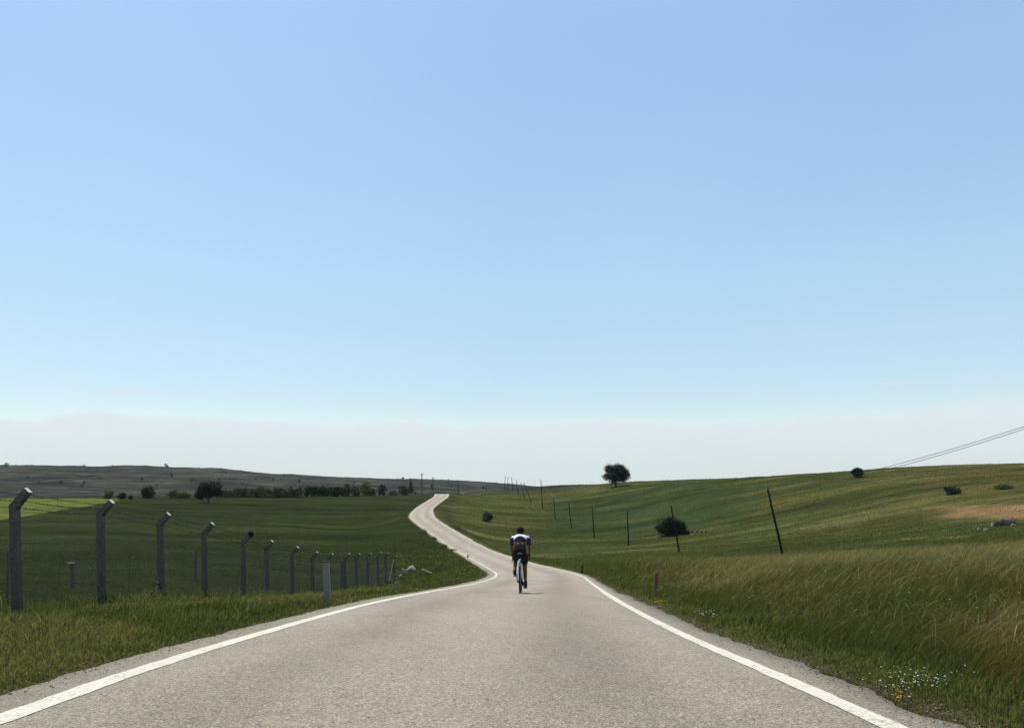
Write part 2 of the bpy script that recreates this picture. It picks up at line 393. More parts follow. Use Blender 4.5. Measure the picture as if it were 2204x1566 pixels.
# asphalt
m_asph, nt = new_mat('asphalt'); t = NT(nt); c = t.coord()
tint = t.attr('tint')
v = t.n('ShaderNodeTexVoronoi'); v.inputs['Scale'].default_value = 115.0; t.setin(v.inputs['Vector'], c)
v2 = t.n('ShaderNodeTexVoronoi'); v2.inputs['Scale'].default_value = 58.0; t.setin(v2.inputs['Vector'], c)
sepv = t.n('ShaderNodeSeparateColor'); t.setin(sepv.inputs[0], v.outputs['Color'])
sepw = t.n('ShaderNodeSeparateColor'); t.setin(sepw.inputs[0], v2.outputs['Color'])
agg = t.ramp(sepv.outputs[0], [(0.0, 0.30), (0.16, 0.80), (0.8, 1.10), (0.95, 1.65)])
agg2 = t.ramp(sepw.outputs[1], [(0.0, 0.50), (0.06, 0.9), (0.9, 1.0), (1.0, 1.35)])
big = t.ramp(t.noise(t.mapping(c, (1.0, 0.35, 1.0)), 0.9, 6, 0.65), [(0.3, 0.87), (0.7, 1.10)])
pit = t.ramp(t.noise(c, 24.0, 3, 0.5), [(0.24, 0.45), (0.30, 1.0)])
med = t.ramp(t.noise(c, 5.0, 6, 0.7), [(0.3, 0.93), (0.7, 1.06)])
fine = t.ramp(t.noise(c, 150.0, 4, 0.75), [(0.3, 0.74), (0.7, 1.24)])
col = t.mix(1.0, tint, agg, 'MULTIPLY')
for q in (agg2, big, med, fine, pit): col = t.mix(1.0, col, q, 'MULTIPLY')
pink = t.noise(c, 1.4, 4, 0.6)
stain = t.ramp(t.noise(c, 0.9, 5, 0.7), [(0.24, 0.78), (0.36, 1.0)])
col = t.mix(1.0, col, stain, 'MULTIPLY')
col = t.mix(t.ramp(pink, [(0.4, 0.0), (0.65, 0.5)]), col, t.mix(1.0, col, (1.06, 0.98, 0.97, 1), 'MULTIPLY'))
b = t.math('ADD', t.math('MULTIPLY', v.outputs['Distance'], -1.0), t.noise(c, 140, 3, 0.7))
t.out(t.bsdf(col, 0.85, b, 0.006, 0.9, spec=0.25).outputs[0])

# road paint
m_paint, nt = new_mat('road_paint'); t = NT(nt); c = t.coord()
w1 = t.noise(c, 26.0, 6, 0.75); w2 = t.noise(c, 2.0, 4, 0.6)
wear = t.ramp(t.math('ADD', w1, t.math('MULTIPLY', w2, 0.35)), [(0.70, 0.0), (0.80, 1.0)])
pc = t.mix(1.0, (0.67, 0.60, 0.455, 1), t.ramp(t.noise(c, 60, 4, 0.7), [(0.3, 0.9), (0.7, 1.06)]), 'MULTIPLY')
col = t.mix(wear, pc, (0.36, 0.33, 0.28, 1))
t.out(t.bsdf(col, 0.7, w1, 0.003, 0.6).outputs[0])

def leafy(name, trans=0.35, use_tint=True, col=(1, 1, 1), rough=0.75, spec=0.06):
    m, nt = new_mat(name); t = NT(nt)
    base = t.attr('tint') if use_tint else None
    if base is None:
        base = t.mix(0.0, (*col, 1), (*col, 1))
    else: base = t.mix(1.0, base, (*col, 1), 'MULTIPLY')
    b = t.bsdf(base, rough, spec=spec)
    tr = t.n('ShaderNodeBsdfTranslucent'); t.setin(tr.inputs[0], t.mix(1.0, base, (1.15, 1.1, 0.7, 1), 'MULTIPLY'))
    mx = t.n('ShaderNodeMixShader'); mx.inputs[0].default_value = trans
    nt.links.new(b.outputs[0], mx.inputs[1]); nt.links.new(tr.outputs[0], mx.inputs[2])
    t.out(mx.outputs[0]); return m
m_blade = leafy('grass_blade', 0.40)
m_leaf = leafy('tree_leaf', 0.28)
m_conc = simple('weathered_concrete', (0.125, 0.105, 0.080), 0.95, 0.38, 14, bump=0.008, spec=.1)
m_conc_top = simple('sunlit_concrete', (0.55, 0.53, 0.47), 0.85, 0.15, 30)  # sunlight on the post tops, put into the colour as a paler concrete
m_wire = simple('rusty_wire', (0.05, 0.045, 0.04), 0.7, 0.2, 40, metal=0.3)
m_galv = simple('galvanised_wire', (0.10, 0.10, 0.095), 0.6, 0.2, 40, metal=0.3)
m_wood = simple('creosoted_wood', (0.030, 0.026, 0.019), 0.95, 0.35, 9, spec=.1)
m_bark = simple('bark', (0.045, 0.038, 0.03), 0.95, 0.3, 7)
m_black = simple('black_plastic', (0.012, 0.012, 0.013), 0.75, 0.2, 20, spec=.12)
m_ceram = simple('porcelain', (0.75, 0.75, 0.72), 0.3, 0.05, 10)
m_cable = simple('overhead_cable', (0.06, 0.06, 0.065), 0.6, 0.1, 10)
m_rock = simple('limestone', (0.28, 0.24, 0.185), 0.95, 0.35, 6, bump=0.03)
m_white = simple('white_plastic', (0.24, 0.215, 0.17), 0.6, 0.12, 14)
m_dimwhite = simple('dull_plastic', (0.13, 0.125, 0.105), 0.8, 0.15, 14, spec=.1)
m_red = simple('red_reflector', (0.42, 0.03, 0.04), 0.4, 0.1, 60)
m_pole_white = simple('whitewashed_wood', (0.40, 0.37, 0.31), 0.8, 0.15, 14)

# ------------------------------------------------------------------ ground sheet
NU, NV = 720, 680
ug = np.sign(np.linspace(-1, 1, NU)) * (0.78 * np.abs(np.linspace(-1, 1, NU)) + 0.42 * np.abs(np.linspace(-1, 1, NU)) ** 5)
vg = np.linspace(math.log(4.0), math.log(2500 + CO), NV)
UU, VV = np.meshgrid(ug, vg)
YY = np.exp(VV) - CO; XX = UU * (YY + CO)
ZZ = height(XX, YY)
PX = HX + XX / np.maximum(YY, 1) * F; PY = HY - ZZ / np.maximum(YY, 1) * F
dR, _, sR = road_dist(XX, YY)
def albedo(X, Y, Z, px, py, d):
    C = np.empty(X.shape + (3,))
    def setc(mask, col):
        m = mask[..., None]; C[:] = C * (1 - m) + np.array(col) * m
    C[:] = (0.040, 0.052, 0.023)
    xr = np.interp(Y, CL[:, 1], CL[:, 0]); right = sstep(-3, 6, X - xr)
    # right meadow
    setc(right, (0.066, 0.080, 0.028))
    n = fbm(X / 30, Y / 14, 21); n2 = fbm(X / 60 + Y / 200, Y / 11, 33)
    setc(right * sstep(.46, .60, n2) * 0.75, (0.092, 0.110, 0.034))
    setc(right * sstep(.52, .40, n) * 0.6, (0.045, 0.068, 0.030))
    # darker crop in the fold below the skyline
    dk = right * sstep(1130, 1220, px) * sstep(1760, 1500, px) * sstep(150, 185, Y + (n - .5) * 30) * sstep(330, 285, Y + (n2 - .5) * 60)
    setc(dk * 0.85, (0.038, 0.062, 0.030))
    # yellow-green strips by the road on the right
    yl = right * sstep(5, 9, d) * sstep(20, 12, d) * sstep(190, 230, Y); setc(yl * 0.7, (0.085, 0.10, 0.036))
    bk = sstep(2.4, 3.2, d) * sstep(9, 6, d) * sstep(80, 120, Y); setc(bk * 0.6, (0.050, 0.052, 0.026))
    # bare brown field on the right slope
    o = sstep(1960, 2060, px + (n - .5) * 120) * sstep(1083 - (px - 2100) * 0.02, 1090 - (px - 2100) * .02, py + (n2 - .5) * 8) * sstep(1121, 1113, py + (n - .5) * 12) * sstep(60, 80, Y)
    setc(o * 0.95, (0.235, 0.160, 0.085))
    o3 = sstep(1900, 1960, px) * sstep(2110, 2070, px) * np.exp(-((py - (1160 - (px - 1900) * .03)) / 2.2) ** 2) * sstep(50, 60, Y); setc(o3 * .7, (0.16, 0.12, 0.06))
    o2 = sstep(1600, 1650, px) * sstep(1900, 1800, px) * sstep(1072 + (1800 - px) * .09, 1078 + (1800 - px) * .09, py) * sstep(1092 + (1800 - px) * .06, 1086 + (1800 - px) * .06, py) * sstep(60, 80, Y)
    setc(o2 * 0.7, (0.085, 0.066, 0.034))
    top = right * sstep(1900, 2204, px) * sstep(1045, 1025, py) * sstep(100, 120, Y); setc(top * 0.5, (0.085, 0.078, 0.036)); tm = right * sstep(1780, 1950, px) * sstep(1085, 1060, py) * sstep(80, 100, Y) * sstep(.47, .57, fbm(X / 14, Y / 7, 231, 4))
    # left crop field, mown strips
    left = 1 - right
    setc(left * sstep(.5, .62, fbm(X / 40, Y / 25, 41)) * 0.5 * sstep(50, 90, Y), (0.050, 0.056, 0.024))
    # yellow-green strip far left
    bl = 1118 - (px - 0) * 0.158
    yf = left * sstep(1078 - 4, 1078 - 1, py + 3) * sstep(bl + 1.5, bl - 1.5, py) * sstep(265, 235, px) * sstep(120, 140, Y) * sstep(360, 340, Y)
    setc(yf, (0.11, 0.135, 0.032))
    # scrub ridge
    rd = sstep(345, 420, Y)
    rn = fbm(X / 130, Y / 70, 51); rn2 = fbm(X / 60, Y / 40, 57, 5)
    base = np.array((0.070, 0.069, 0.056)) * 1.0
    setc(rd * (sstep(700, 500, px) + sstep(500, 700, px)), base)
    setc(rd * sstep(.45, .62, rn), (0.052, 0.048, 0.054))
    setc(rd * sstep(.58, .70, rn2) * 0.6, (0.13, 0.125, 0.10))
    setc(rd * sstep(.42, .30, rn2) * 0.6, (0.032, 0.038, 0.030))
    setc(rd * sstep(1000, 1250, Y) * sstep(.4, .6, rn) * 0.5, (0.045, 0.052, 0.044))
    # near verges: brown-green
    nearv = sstep(60, 30, Y); nn = fbm(X / 1.3, Y / 1.3, 61)
    setc(nearv * sstep(.45, .7, nn) * 0.6, (0.070, 0.062, 0.030))
    # gravelly soil line hugging the asphalt
    e = sstep(3.05, 2.85, np.abs(d)); setc(e, (0.12, 0.095, 0.065))
    Yw = Y + 26 * (fbm(X / 34, Y / 40, 221, 3) - .5) + .10 * X; st = fbm(X / 38, Yw / 9, 201, 5); st2 = fbm(X / 15, Yw / 5, 207, 4); gf = (1 - rd) * right * sstep(60, 110, Y) * (1 - .95 * o) * (1 - .6 * dk)
    setc(gf * sstep(.52, .62, st) * .55, (0.135, 0.135, 0.055)); setc(gf * sstep(.47, .38, st) * .6, (0.048, 0.060, 0.028))
    setc(gf * sstep(.58, .68, st2) * .4, (0.12, 0.10, 0.05)); setc(gf * sstep(.42, .32, st2) * .45, (0.045, 0.058, 0.028))
    setc(tm * .65, (0.135, 0.112, 0.055)); setc(o3 * .6, (0.17, 0.125, 0.062))
    mR = (right * (1 - rd))[..., None]; mL = ((1 - right) * (1 - rd))[..., None]; mD = rd[..., None]
    C = C * (mR * np.array((0.80, 0.77, 0.66)) + mL * np.array((.66, .68, .62)) + mD * np.array((.64, .67, .58)))
    # coarser speckle of scrub on the ridge
    sp = fbm(X / 22, Y / 16, 211, 3); C = C * (1 + mD * (.45 * (sstep(.35, .65, sp) - .5) + .30 * (sstep(.4, .6, fbm(X / 160, Y / 28, 215, 4)) - .5))[..., None])
    C = np.where(yf[..., None] > .5, np.array((0.098, 0.118, 0.030)), C)
    return C
CC = albedo(XX, YY, ZZ, PX, PY, dR)
idx = np.arange(NU * NV).reshape(NV, NU)
Fq = np.stack([idx[:-1, :-1], idx[:-1, 1:], idx[1:, 1:], idx[1:, :-1]], -1).reshape(-1, 4)
g = link_mesh('ground', np_mesh('ground', np.stack([XX, YY, ZZ], -1).reshape(-1, 3), Fq, CC.reshape(-1, 3), smooth=True), m_ground)
tag(g, kind='structure')

# ------------------------------------------------------------------ road slab and lines
def strip(name, lats, dz, mat, colf=None, smin=0, smax=None, skirt=0.0):
    """lats: list of lateral offsets, each a scalar or array along SL"""
    smax = SL[-1] if smax is None else smax
    S = np.concatenate([np.arange(0, 75, 0.12), np.arange(75, smax, 0.6)])
    c = np.stack([np.interp(S, SL, CL[:, k_]) for k_ in range(3)], 1); n = np.stack([np.interp(S, SL, CN[:, k_]) for k_ in range(2)], 1)
    n /= np.linalg.norm(n, axis=1)[:, None]
    V = []; C = []
    for i, l in enumerate(lats):
        la = l(S) if callable(l) else np.full(len(S), float(l))
        P = np.empty((len(S), 3)); P[:, :2] = c[:, :2] + n * la[:, None]
        P[:, 2] = c[:, 2] + dz
        if skirt and (i == 0 or i == len(lats) - 1): P[:, 2] -= skirt
        else: P[:, 2] -= 0.012 * np.abs(la) * 0.5
        V.append(P)
        if colf: C.append(colf(S, la, P))
    V = np.stack(V, 1); m = len(lats); N = len(S)
    ii = np.arange(N * m).reshape(N, m)
    Fs = np.stack([ii[:-1, :-1], ii[:-1, 1:], ii[1:, 1:], ii[1:, :-1]], -1).reshape(-1, 4)
    cols_ = np.stack(C, 1).reshape(-1, 3) if colf else None
    return link_mesh(name, np_mesh(name, V.reshape(-1, 3), Fs, cols_, smooth=True), mat)
edgeL = lambda S: -(2.74 + (fbm(S / 0.22, S * 0 + .5, 71) - .5) * 0.20 + (fbm(S / 3.2, S * 0 + .5, 75) - .5) * 0.26)
edgeR = lambda S: (2.70 + (fbm(S / 0.22, S * 0 + .5, 81) - .5) * 0.20 + (fbm(S / 3.2, S * 0 + .5, 85) - .5) * 0.30)
def asph_col(S, la, P):
    base = np.array((0.333, 0.279, 0.207)); a = np.abs(la)
    k = np.ones(len(S))
    # wheel tracks worn paler, oil band a little darker
    for cx, w, q in ((-1.15, .40, -.14), (1.05, .45, -.16), (0.0, .35, .05), (1.85, .3, .05), (-1.9, .3, .03)):
        k += q * np.exp(-((la - cx) / w) ** 2) * (0.6 + 0.8 * fbm(S / 6, S * 0 + cx, 5))
    k *= 1 + 0.10 * (fbm(S / 4, la / 1.2, 91) - .5) + 0.14 * (fbm(S / 18, la / 2.0, 93) - .5)
    k *= 1 - 0.13 * np.exp(-((S - 47.2 - 0.25 * la) / 0.12) ** 2)
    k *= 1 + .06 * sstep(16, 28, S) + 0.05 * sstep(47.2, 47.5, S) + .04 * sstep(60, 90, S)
    C = base[None] * k[:, None]
    sh = sstep(2.38, 2.46, a)[:, None]
    return C * (1 - sh) + np.array((0.29, 0.25, 0.18))[None] * (k * .95)[:, None] * sh
lat = [edgeL, edgeL] + list(np.linspace(-2.5, 2.5, 31)) + [edgeR, edgeR]
road = strip('road', lat, 0.0, m_asph, asph_col, skirt=0.16); tag(road, kind='structure')
wob = lambda a, s_, f=0.0: (lambda S: a + f * sstep(25, 55, S) + (fbm(S / 0.12, S * 0 + .3, s_) - .5) * 0.030 + (fbm(S / 5.0, S * 0 + .3, s_ + 4) - .5) * 0.05)
l1 = strip('road_line', [wob(-2.40, 101, .06), wob(-2.22, 103)], 0.004, m_paint); tag(l1, kind='structure')
l2 = strip('road_line', [wob(2.23, 105), wob(2.37, 107, -.03)], 0.004, m_paint); tag(l2, kind='structure')

# ------------------------------------------------------------------ grass
def blades(name, X, Y, Z, H, Wd, lean, cb, ct, nseg=3, head=None, mat=None, parent=None):
    """lean (n,2) horizontal tip offset as fraction of H. cb/ct (n,3) base and tip colour; head bool mask: seed head on the tip"""
    n = len(X); az = rng.uniform(0, math.pi, n) * 0.6 - 0.3 * math.pi
    sx = np.cos(az); sy = np.sin(az) * 0.5
    V = np.empty((n, (nseg + 1) * 2, 3), np.float32); Cc = np.empty((n, (nseg + 1) * 2, 3), np.float32)
    for i in range(nseg + 1):
        t_ = i / nseg
        wx = (1 - t_ ** 2 * 0.85) * Wd
        if head is not None: wx = np.where(head, Wd * (0.40 if t_ < 0.75 else (1.05 if i < nseg else 0.6)), wx)
        off = t_ ** 2.6
        cx = X + lean[:, 0] * H * off; cy = Y + lean[:, 1] * H * off
        drop = np.sqrt(np.clip(1 - (np.hypot(lean[:, 0], lean[:, 1]) * off * 0.75) ** 2, .2, 1))
        cz = Z + H * t_ * drop
        for j, sgn in enumerate((-1, 1)):
            V[:, i * 2 + j, 0] = cx + sgn * sx * wx / 2; V[:, i * 2 + j, 1] = cy + sgn * sy * wx / 2; V[:, i * 2 + j, 2] = cz
            Cc[:, i * 2 + j] = cb * (1 - t_) + ct * t_
            if head is not None:
                Cc[:, i * 2 + j] = np.where((head & (t_ > 0.7))[:, None], ct, Cc[:, i * 2 + j])
    k_ = (nseg + 1) * 2
    b_ = (np.arange(n) * k_)[:, None]
    Fs = np.concatenate([b_ + np.array([2 * i, 2 * i + 1, 2 * i + 3, 2 * i + 2])[None] for i in range(nseg)], 0)
    me = np_mesh(name, V.reshape(-1, 3), Fs, Cc.reshape(-1, 3))
    return link_mesh(name, me, mat or m_blade, parent)

def scatter(n, D0, D1, umin, umax, power=1.0):
    """screen-biased scatter in front of the road user: density falls with distance"""
    D = D0 * (D1 / D0) ** rng.random(n)
    if power != 1: D = D0 + (D1 - D0) * rng.random(n) ** power
    u = umin + (umax - umin) * rng.random(n)
    return u * D, D
def mixcol(n, pal, wts, jit=0.18):
    k = rng.choice(len(pal), n, p=np.array(wts) / sum(wts)); c = np.array(pal)[k]
    return c * (1 + rng.normal(0, jit, n)[:, None])

# tall wind-blown meadow on the right
X, Y = scatter(800000, 3.6, 75, -0.02, 0.80)
d, rz, _ = road_dist(X, Y)
fr = sstep(3.0, 5.2, d + (fbm(X / 1.2, Y / 1.2, 121) - .5) * 1.4)
keep = (d > 3.0) & (rng.random(len(X)) < fr * np.where(Y > 40, sstep(85, 40, Y), 1)) & (d < 60)
keep &= rng.random(len(X)) < np.clip(0.25 + X / np.maximum(Y, 1) * 1.6, .25, 1)
keep &= rng.random(len(X)) < 0.35 + 0.9 * fbm(X / .45, Y / .45, 123)
X = X[keep]; Y = Y[keep]; d = d[keep]; fr = fr[keep]; Z = height(X, Y); n = len(X)
pat = fbm(X / 2.6, Y / 3.4, 131); pat2 = fbm(X / 5, Y / 9, 137); tuft = fbm(X / .6, Y / .6, 139)
tall = 0.24 + 0.36 * fr * sstep(3.6, 7.5, d)
H = tall * (0.50 + 0.75 * rng.random(n)) * (0.70 + 0.35 * pat + .35 * tuft)
Wd = np.clip(0.0030 + 0.00038 * Y, 0.0035, 0.014) * (0.6 + .7 * rng.random(n))
q_ = X / Y
dry = np.clip(.85 * sstep(13, 26, Y) * sstep(.12, .34, q_) + .9 * sstep(.50, .62, q_ + (pat - .5) * .3) * sstep(.45, .55, pat2 + .05) + .5 * sstep(.52, .62, pat), 0, 1); r = rng.random(n)
green = mixcol(n, [(0.064, 0.080, 0.023), (0.050, 0.070, 0.028), (0.085, 0.090, 0.024), (0.075, 0.085, 0.040)], [3, 2, 2, 1.5], .32)
straw = mixcol(n, [(0.22, 0.165, 0.060), (0.19, 0.115, 0.040), (0.15, 0.13, 0.040)], [2, 2, 3], .25)
red = sstep(.46, .60, q_ + (pat - .5) * .25) * sstep(30, 14, Y)
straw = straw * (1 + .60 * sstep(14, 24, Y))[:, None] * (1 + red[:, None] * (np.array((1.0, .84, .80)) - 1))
isdry = (r < np.clip(dry * (0.34 + .24 * sstep(16, 24, Y)) + .04 + .16 * red, 0, .8))[:, None]
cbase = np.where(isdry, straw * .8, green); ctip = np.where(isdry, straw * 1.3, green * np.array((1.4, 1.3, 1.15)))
head = (rng.random(n) < 0.03 + .12 * dry) & (H > 0.22)
ctip = np.where(head[:, None], mixcol(n, [(0.42, 0.36, 0.17), (0.30, 0.26, 0.11), (0.20, 0.21, 0.085)], [1, 2, 4]), ctip)
H = np.where(head, H * 1.12, H)
gust = 0.35 + 0.85 * fbm(X / 1.6, Y / 2.2, 141)
lean = np.stack([gust * (0.35 + 1.0 * rng.random(n)), rng.normal(0, .28, n) - .05], 1)
wild = rng.random(n) < .12; lean[wild] = rng.normal(0, .35, (wild.sum(), 2))
Z_ = Z - 0.02
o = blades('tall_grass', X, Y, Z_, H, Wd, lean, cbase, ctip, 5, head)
tag(o, 'tall wind-bent meadow grass with pale seed heads right of the road', 'grass', kind='stuff')
# rank weeds left standing round the foot of every fence post
px_ = np.repeat(np.array(FX), 130) + rng.normal(0, .22, 130 * 15); py2 = np.repeat(np.array(FENCE_D), 130) + rng.normal(0, .22, 130 * 15)
ex = rng.uniform(-.62, -.12, 5000); ey = np.exp(rng.uniform(math.log(13), math.log(60), 5000)); ex = ex * ey; ed, _, _ = road_dist(ex, ey); kk = (fbm(ex / .9, ey / .9, 251) > .60) & (ed < -5.2) & (ex > -16)
px_ = np.concatenate([px_, ex[kk]]); py2 = np.concatenate([py2, ey[kk]]); n_ = len(px_)
o = blades('fence_weeds', px_, py2, height(px_, py2) - .01, rng.uniform(.12, .50, n_), .006 + .0006 * py2, rng.normal(0, .45, (n_, 2)), mixcol(n_, [(.06, .08, .026), (.09, .10, .032)], [2, 1]), mixcol(n_, [(.085, .11, .036), (.16, .15, .06), (.3, .28, .16)], [4, 2, .5]), 3)
tag(o, 'rank weeds standing in tufts round the fence posts', 'weeds', kind='stuff')
# dead flattened stalks lying through the grass
X, Y = scatter(800, 5.0, 26, .16, .62); d, _, _ = road_dist(X, Y); k_ = (d > 3.7) & (fbm(X / 1.8, Y / 1.8, 145) > .47); X = X[k_]; Y = Y[k_]; n = len(X)
o = blades('dry_stalks', X, Y, height(X, Y) + .10 + .12 * rng.random(n), .15 + .25 * rng.random(n), .0030 + .0003 * Y, np.stack([rng.normal(.3, .9, n), rng.normal(0, .6, n)], 1), mixcol(n, [(0.22, 0.20, 0.11), (.18, .15, .07)], [1, 1]), mixcol(n, [(0.28, 0.25, 0.14), (.22, .18, .09)], [1, 1]), 4)
tag(o, 'scattered pale dead stalks tangled in the tall grass on the right', 'grass', kind='stuff')

# short verge grass both sides of the asphalt
def verge(side, nblade, name, label):
    X, Y = scatter(nblade, 3.4, 110, -0.80 if side < 0 else -0.10, 0.02 if side < 0 else 0.70)
    d, rz, _ = road_dist(X, Y); a = d * side
    edge_n = 2.74 + (fbm(X / .7, Y / .7, 151) - .5) * .34
    keep = (a > edge_n) & (a < (11 if side < 0 else 5.2)) & (rng.random(len(X)) < (0.5 + .9 * fbm(X / .5, Y / .5, 155)) * np.where(Y > 70, .6, 1))
    X = X[keep]; Y = Y[keep]; a = a[keep]; Z = height(X, Y); n = len(X)
    p = fbm(X / 1.1, Y / 1.1, 161); 
    H = (0.035 + (0.075 if side < 0 else .12) * sstep(2.8, 4.3, a)) * (0.5 + 1.0 * p) * (0.6 + .8 * rng.random(n))
    if side < 0: H *= 1 + 0.35 * sstep(5.8, 7.4, a)
    H *= 0.85
    H += 0.0007 * Y
    Wd = np.clip(0.0045 + 0.0007 * Y, .005, .04) * (.7 + .6 * rng.random(n))
    yel = sstep(.46, .62, fbm(X / 2.2, Y / 2.2, 171))
    gr = mixcol(n, [(0.095, 0.122, 0.032), (0.075, 0.102, 0.034), (0.130, 0.132, 0.038)], [3, 3, 2], .26) * np.where(a < 4.2, 1.05, .88)[:, None] * (.72 + .55 * fbm(X / .45, Y / .45, 177))[:, None]
    br = mixcol(n, [(0.22, 0.18, 0.07), (0.19, 0.18, 0.055)], [1, 2])
    isb = (rng.random(n) < .07 + .55 * yel * (1 if side < 0 else .4))[:, None]
    weed = sstep(.60, .72, fbm(X / .8, Y / 1.0, 179)) * (1 if side < 0 else .3); H *= 1 + 1.5 * weed * rng.random(n)
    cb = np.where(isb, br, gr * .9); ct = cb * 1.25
    lean = np.stack([.25 + rng.normal(0, .4, n), rng.normal(0, .4, n)], 1)
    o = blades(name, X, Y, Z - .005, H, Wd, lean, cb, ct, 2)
    tag(o, label, 'grass', kind='stuff')
verge(-1, 300000, 'verge_grass', 'short green grass on the left verge between asphalt and fence')
verge(1, 150000, 'verge_grass', 'narrow band of short bright grass hugging the right asphalt edge')

# coarse pasture growth out over the fields, both sides
def pasture(name, label, nb, D0, D1, u0, u1, side, pal, wts, hk=1.0):
    X, Y = scatter(nb, D0, D1, u0, u1)
    d, _, _ = road_dist(X, Y); xr = np.interp(Y, CL[:, 1], CL[:, 0])
    keep = (np.abs(d) > 3.3) & ((X - xr) * side > 0)
    keep &= rng.random(len(X)) < (.45 + sstep(.30, .62, fbm(X / (1 + Y / 25), Y / (.6 + Y / 50), 181))) * np.where(side > 0, 1, sstep(D1, D1 * .5, Y)) * (1 - .45 * sstep(80, 160, Y))
    X = X[keep]; Y = Y[keep]; pz = height(X, Y); qx = HX + X / Y * F; qy = HY - pz / Y * F
    bare = (qx > 1985) & (qy > 1082) & (qy < 1122) & (Y > 60); kk_ = ~(bare & (rng.random(len(X)) < .85)); X = X[kk_]; Y = Y[kk_]
    Z = height(X, Y); n = len(X)
    H = (0.14 + .0008 * Y) * (.6 + .8 * rng.random(n)) * hk * (1 - .25 * sstep(70, 130, Y))
    Wd = (0.006 + .0007 * Y) * (.6 + .8 * rng.random(n))
    c_ = mixcol(n, pal, wts, .22)
    lean = np.stack([.5 + rng.normal(0, .35, n), rng.normal(0, .3, n)], 1)
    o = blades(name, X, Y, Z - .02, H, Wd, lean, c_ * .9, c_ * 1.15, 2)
    tag(o, label, 'grass', kind='stuff')
pasture('meadow_grass', 'green and yellow pasture grass on the nearer part of the slope right of the road', 330000, 26, 470, -.08, .66, 1,
        [(0.10, 0.115, 0.034), (0.080, 0.10, 0.034), (0.15, 0.145, 0.050), (0.16, .13, .058)], [4, 4, 2, .6], 0.6)
pasture('field_crop', 'even dark green crop on the nearer part of the field left of the road', 210000, 12, 200, -.70, .02, -1,
        [(0.058, 0.075, 0.027), (0.050, 0.070, 0.028), (0.078, 0.080, 0.034)], [4, 4, 1.5], 0.55)

# loose gravel along both asphalt edges
S_ = 60 * rng.random(9000) ** 1.6; sd_ = rng.choice([-1, 1], 9000); la_ = sd_ * (2.78 + rng.normal(0, .13, 9000)); k_ = np.abs(la_) > 2.5; S_ = S_[k_] + 12; la_ = la_[k_]
gx = np.interp(S_, SL, CL[:, 0]) + np.interp(S_, SL, CN[:, 0]) * la_; gy = np.interp(S_, SL, CL[:, 1]) + np.interp(S_, SL, CN[:, 1]) * la_; gz = np.interp(S_, SL, CL[:, 2]) - .014 - np.where(np.abs(la_) > 2.75, .02, 0)
oct_ = np.array([(1, 0, 0), (-1, 0, 0), (0, 1, 0), (0, -1, 0), (0, 0, .8), (0, 0, -.8)]); of_ = np.array([(0, 2, 4), (2, 1, 4), (1, 3, 4), (3, 0, 4), (2, 0, 5), (1, 2, 5), (3, 1, 5), (0, 3, 5)])
n_ = len(gx); r_s = (.003 + .0055 * rng.random(n_) ** 2.5)[:, None, None]
V = oct_[None] * r_s * rng.uniform(.6, 1.4, (n_, 6, 3)) + np.stack([gx, gy, gz + .004], 1)[:, None]
Fs = (of_[None] + (np.arange(n_) * 6)[:, None, None]).reshape(-1, 3)
m_grit, nt = new_mat('gravel'); t = NT(nt); t.out(t.bsdf(t.attr('tint'), .9).outputs[0])
o = link_mesh('gravel', np_mesh('gravel', V.reshape(-1, 3), Fs, np.repeat(mixcol(n_, [(.26, .22, .16), (.14, .12, .09), (.34, .30, .23)], [3, 2, 1]), 6, 0)), m_grit)
tag(o, 'loose pale grit lying along both asphalt edges', 'gravel', kind='stuff')

# ------------------------------------------------------------------ plants made of leaves
def leaf_cloud(lobes, n, size, pal, seed, flat=0.5):
    """lobes: (cx,cy,cz,rx,ry,rz,weight); leaf quads gathered in clumps near each lobe surface"""
    g_ = np.random.default_rng(seed)
    w = np.array([l[6] for l in lobes], float); w /= w.sum()
    L = np.array([l[:6] for l in lobes])
    nc = max(6, n // 14)
    k = g_.choice(len(lobes), nc, p=w)
    dr = g_.normal(size=(nc, 3)); dr /= np.linalg.norm(dr, axis=1)[:, None]
    rad = g_.uniform(0.45, 1.02, nc) ** 0.6
    cc = L[k, :3] + dr * L[k, 3:6] * rad[:, None]
    ctone = g_.uniform(.65, 1.35, nc)
    kk = g_.integers(0, nc, n)
    spread = L[:, 3:6].mean() * 0.20
    P = cc[kk] + g_.normal(0, spread, (n, 3))
    nrm = (P - L[k[kk], :3]); nrm /= np.linalg.norm(nrm, axis=1)[:, None] + 1e-6
    nrm = nrm * 0.6 + g_.normal(0, .6, (n, 3)) + np.array((0, 0, .3)); nrm /= np.linalg.norm(nrm, axis=1)[:, None]
    a = np.cross(nrm, g_.normal(size=(n, 3))); a /= np.linalg.norm(a, axis=1)[:, None]; b = np.cross(nrm, a)
    s = size * g_.uniform(.6, 1.4, n)[:, None]
    V = np.stack([P - a * s * .5, P - b * s * flat * .6, P + a * s * .6, P + b * s * flat * .6], 1).reshape(-1, 3)
    col = np.array(pal)[g_.integers(0, len(pal), n)] * ctone[kk][:, None] * g_.uniform(.85, 1.15, n)[:, None]
    C = np.repeat(col, 4, 0)
    return V, np.arange(n * 4).reshape(-1, 4), C
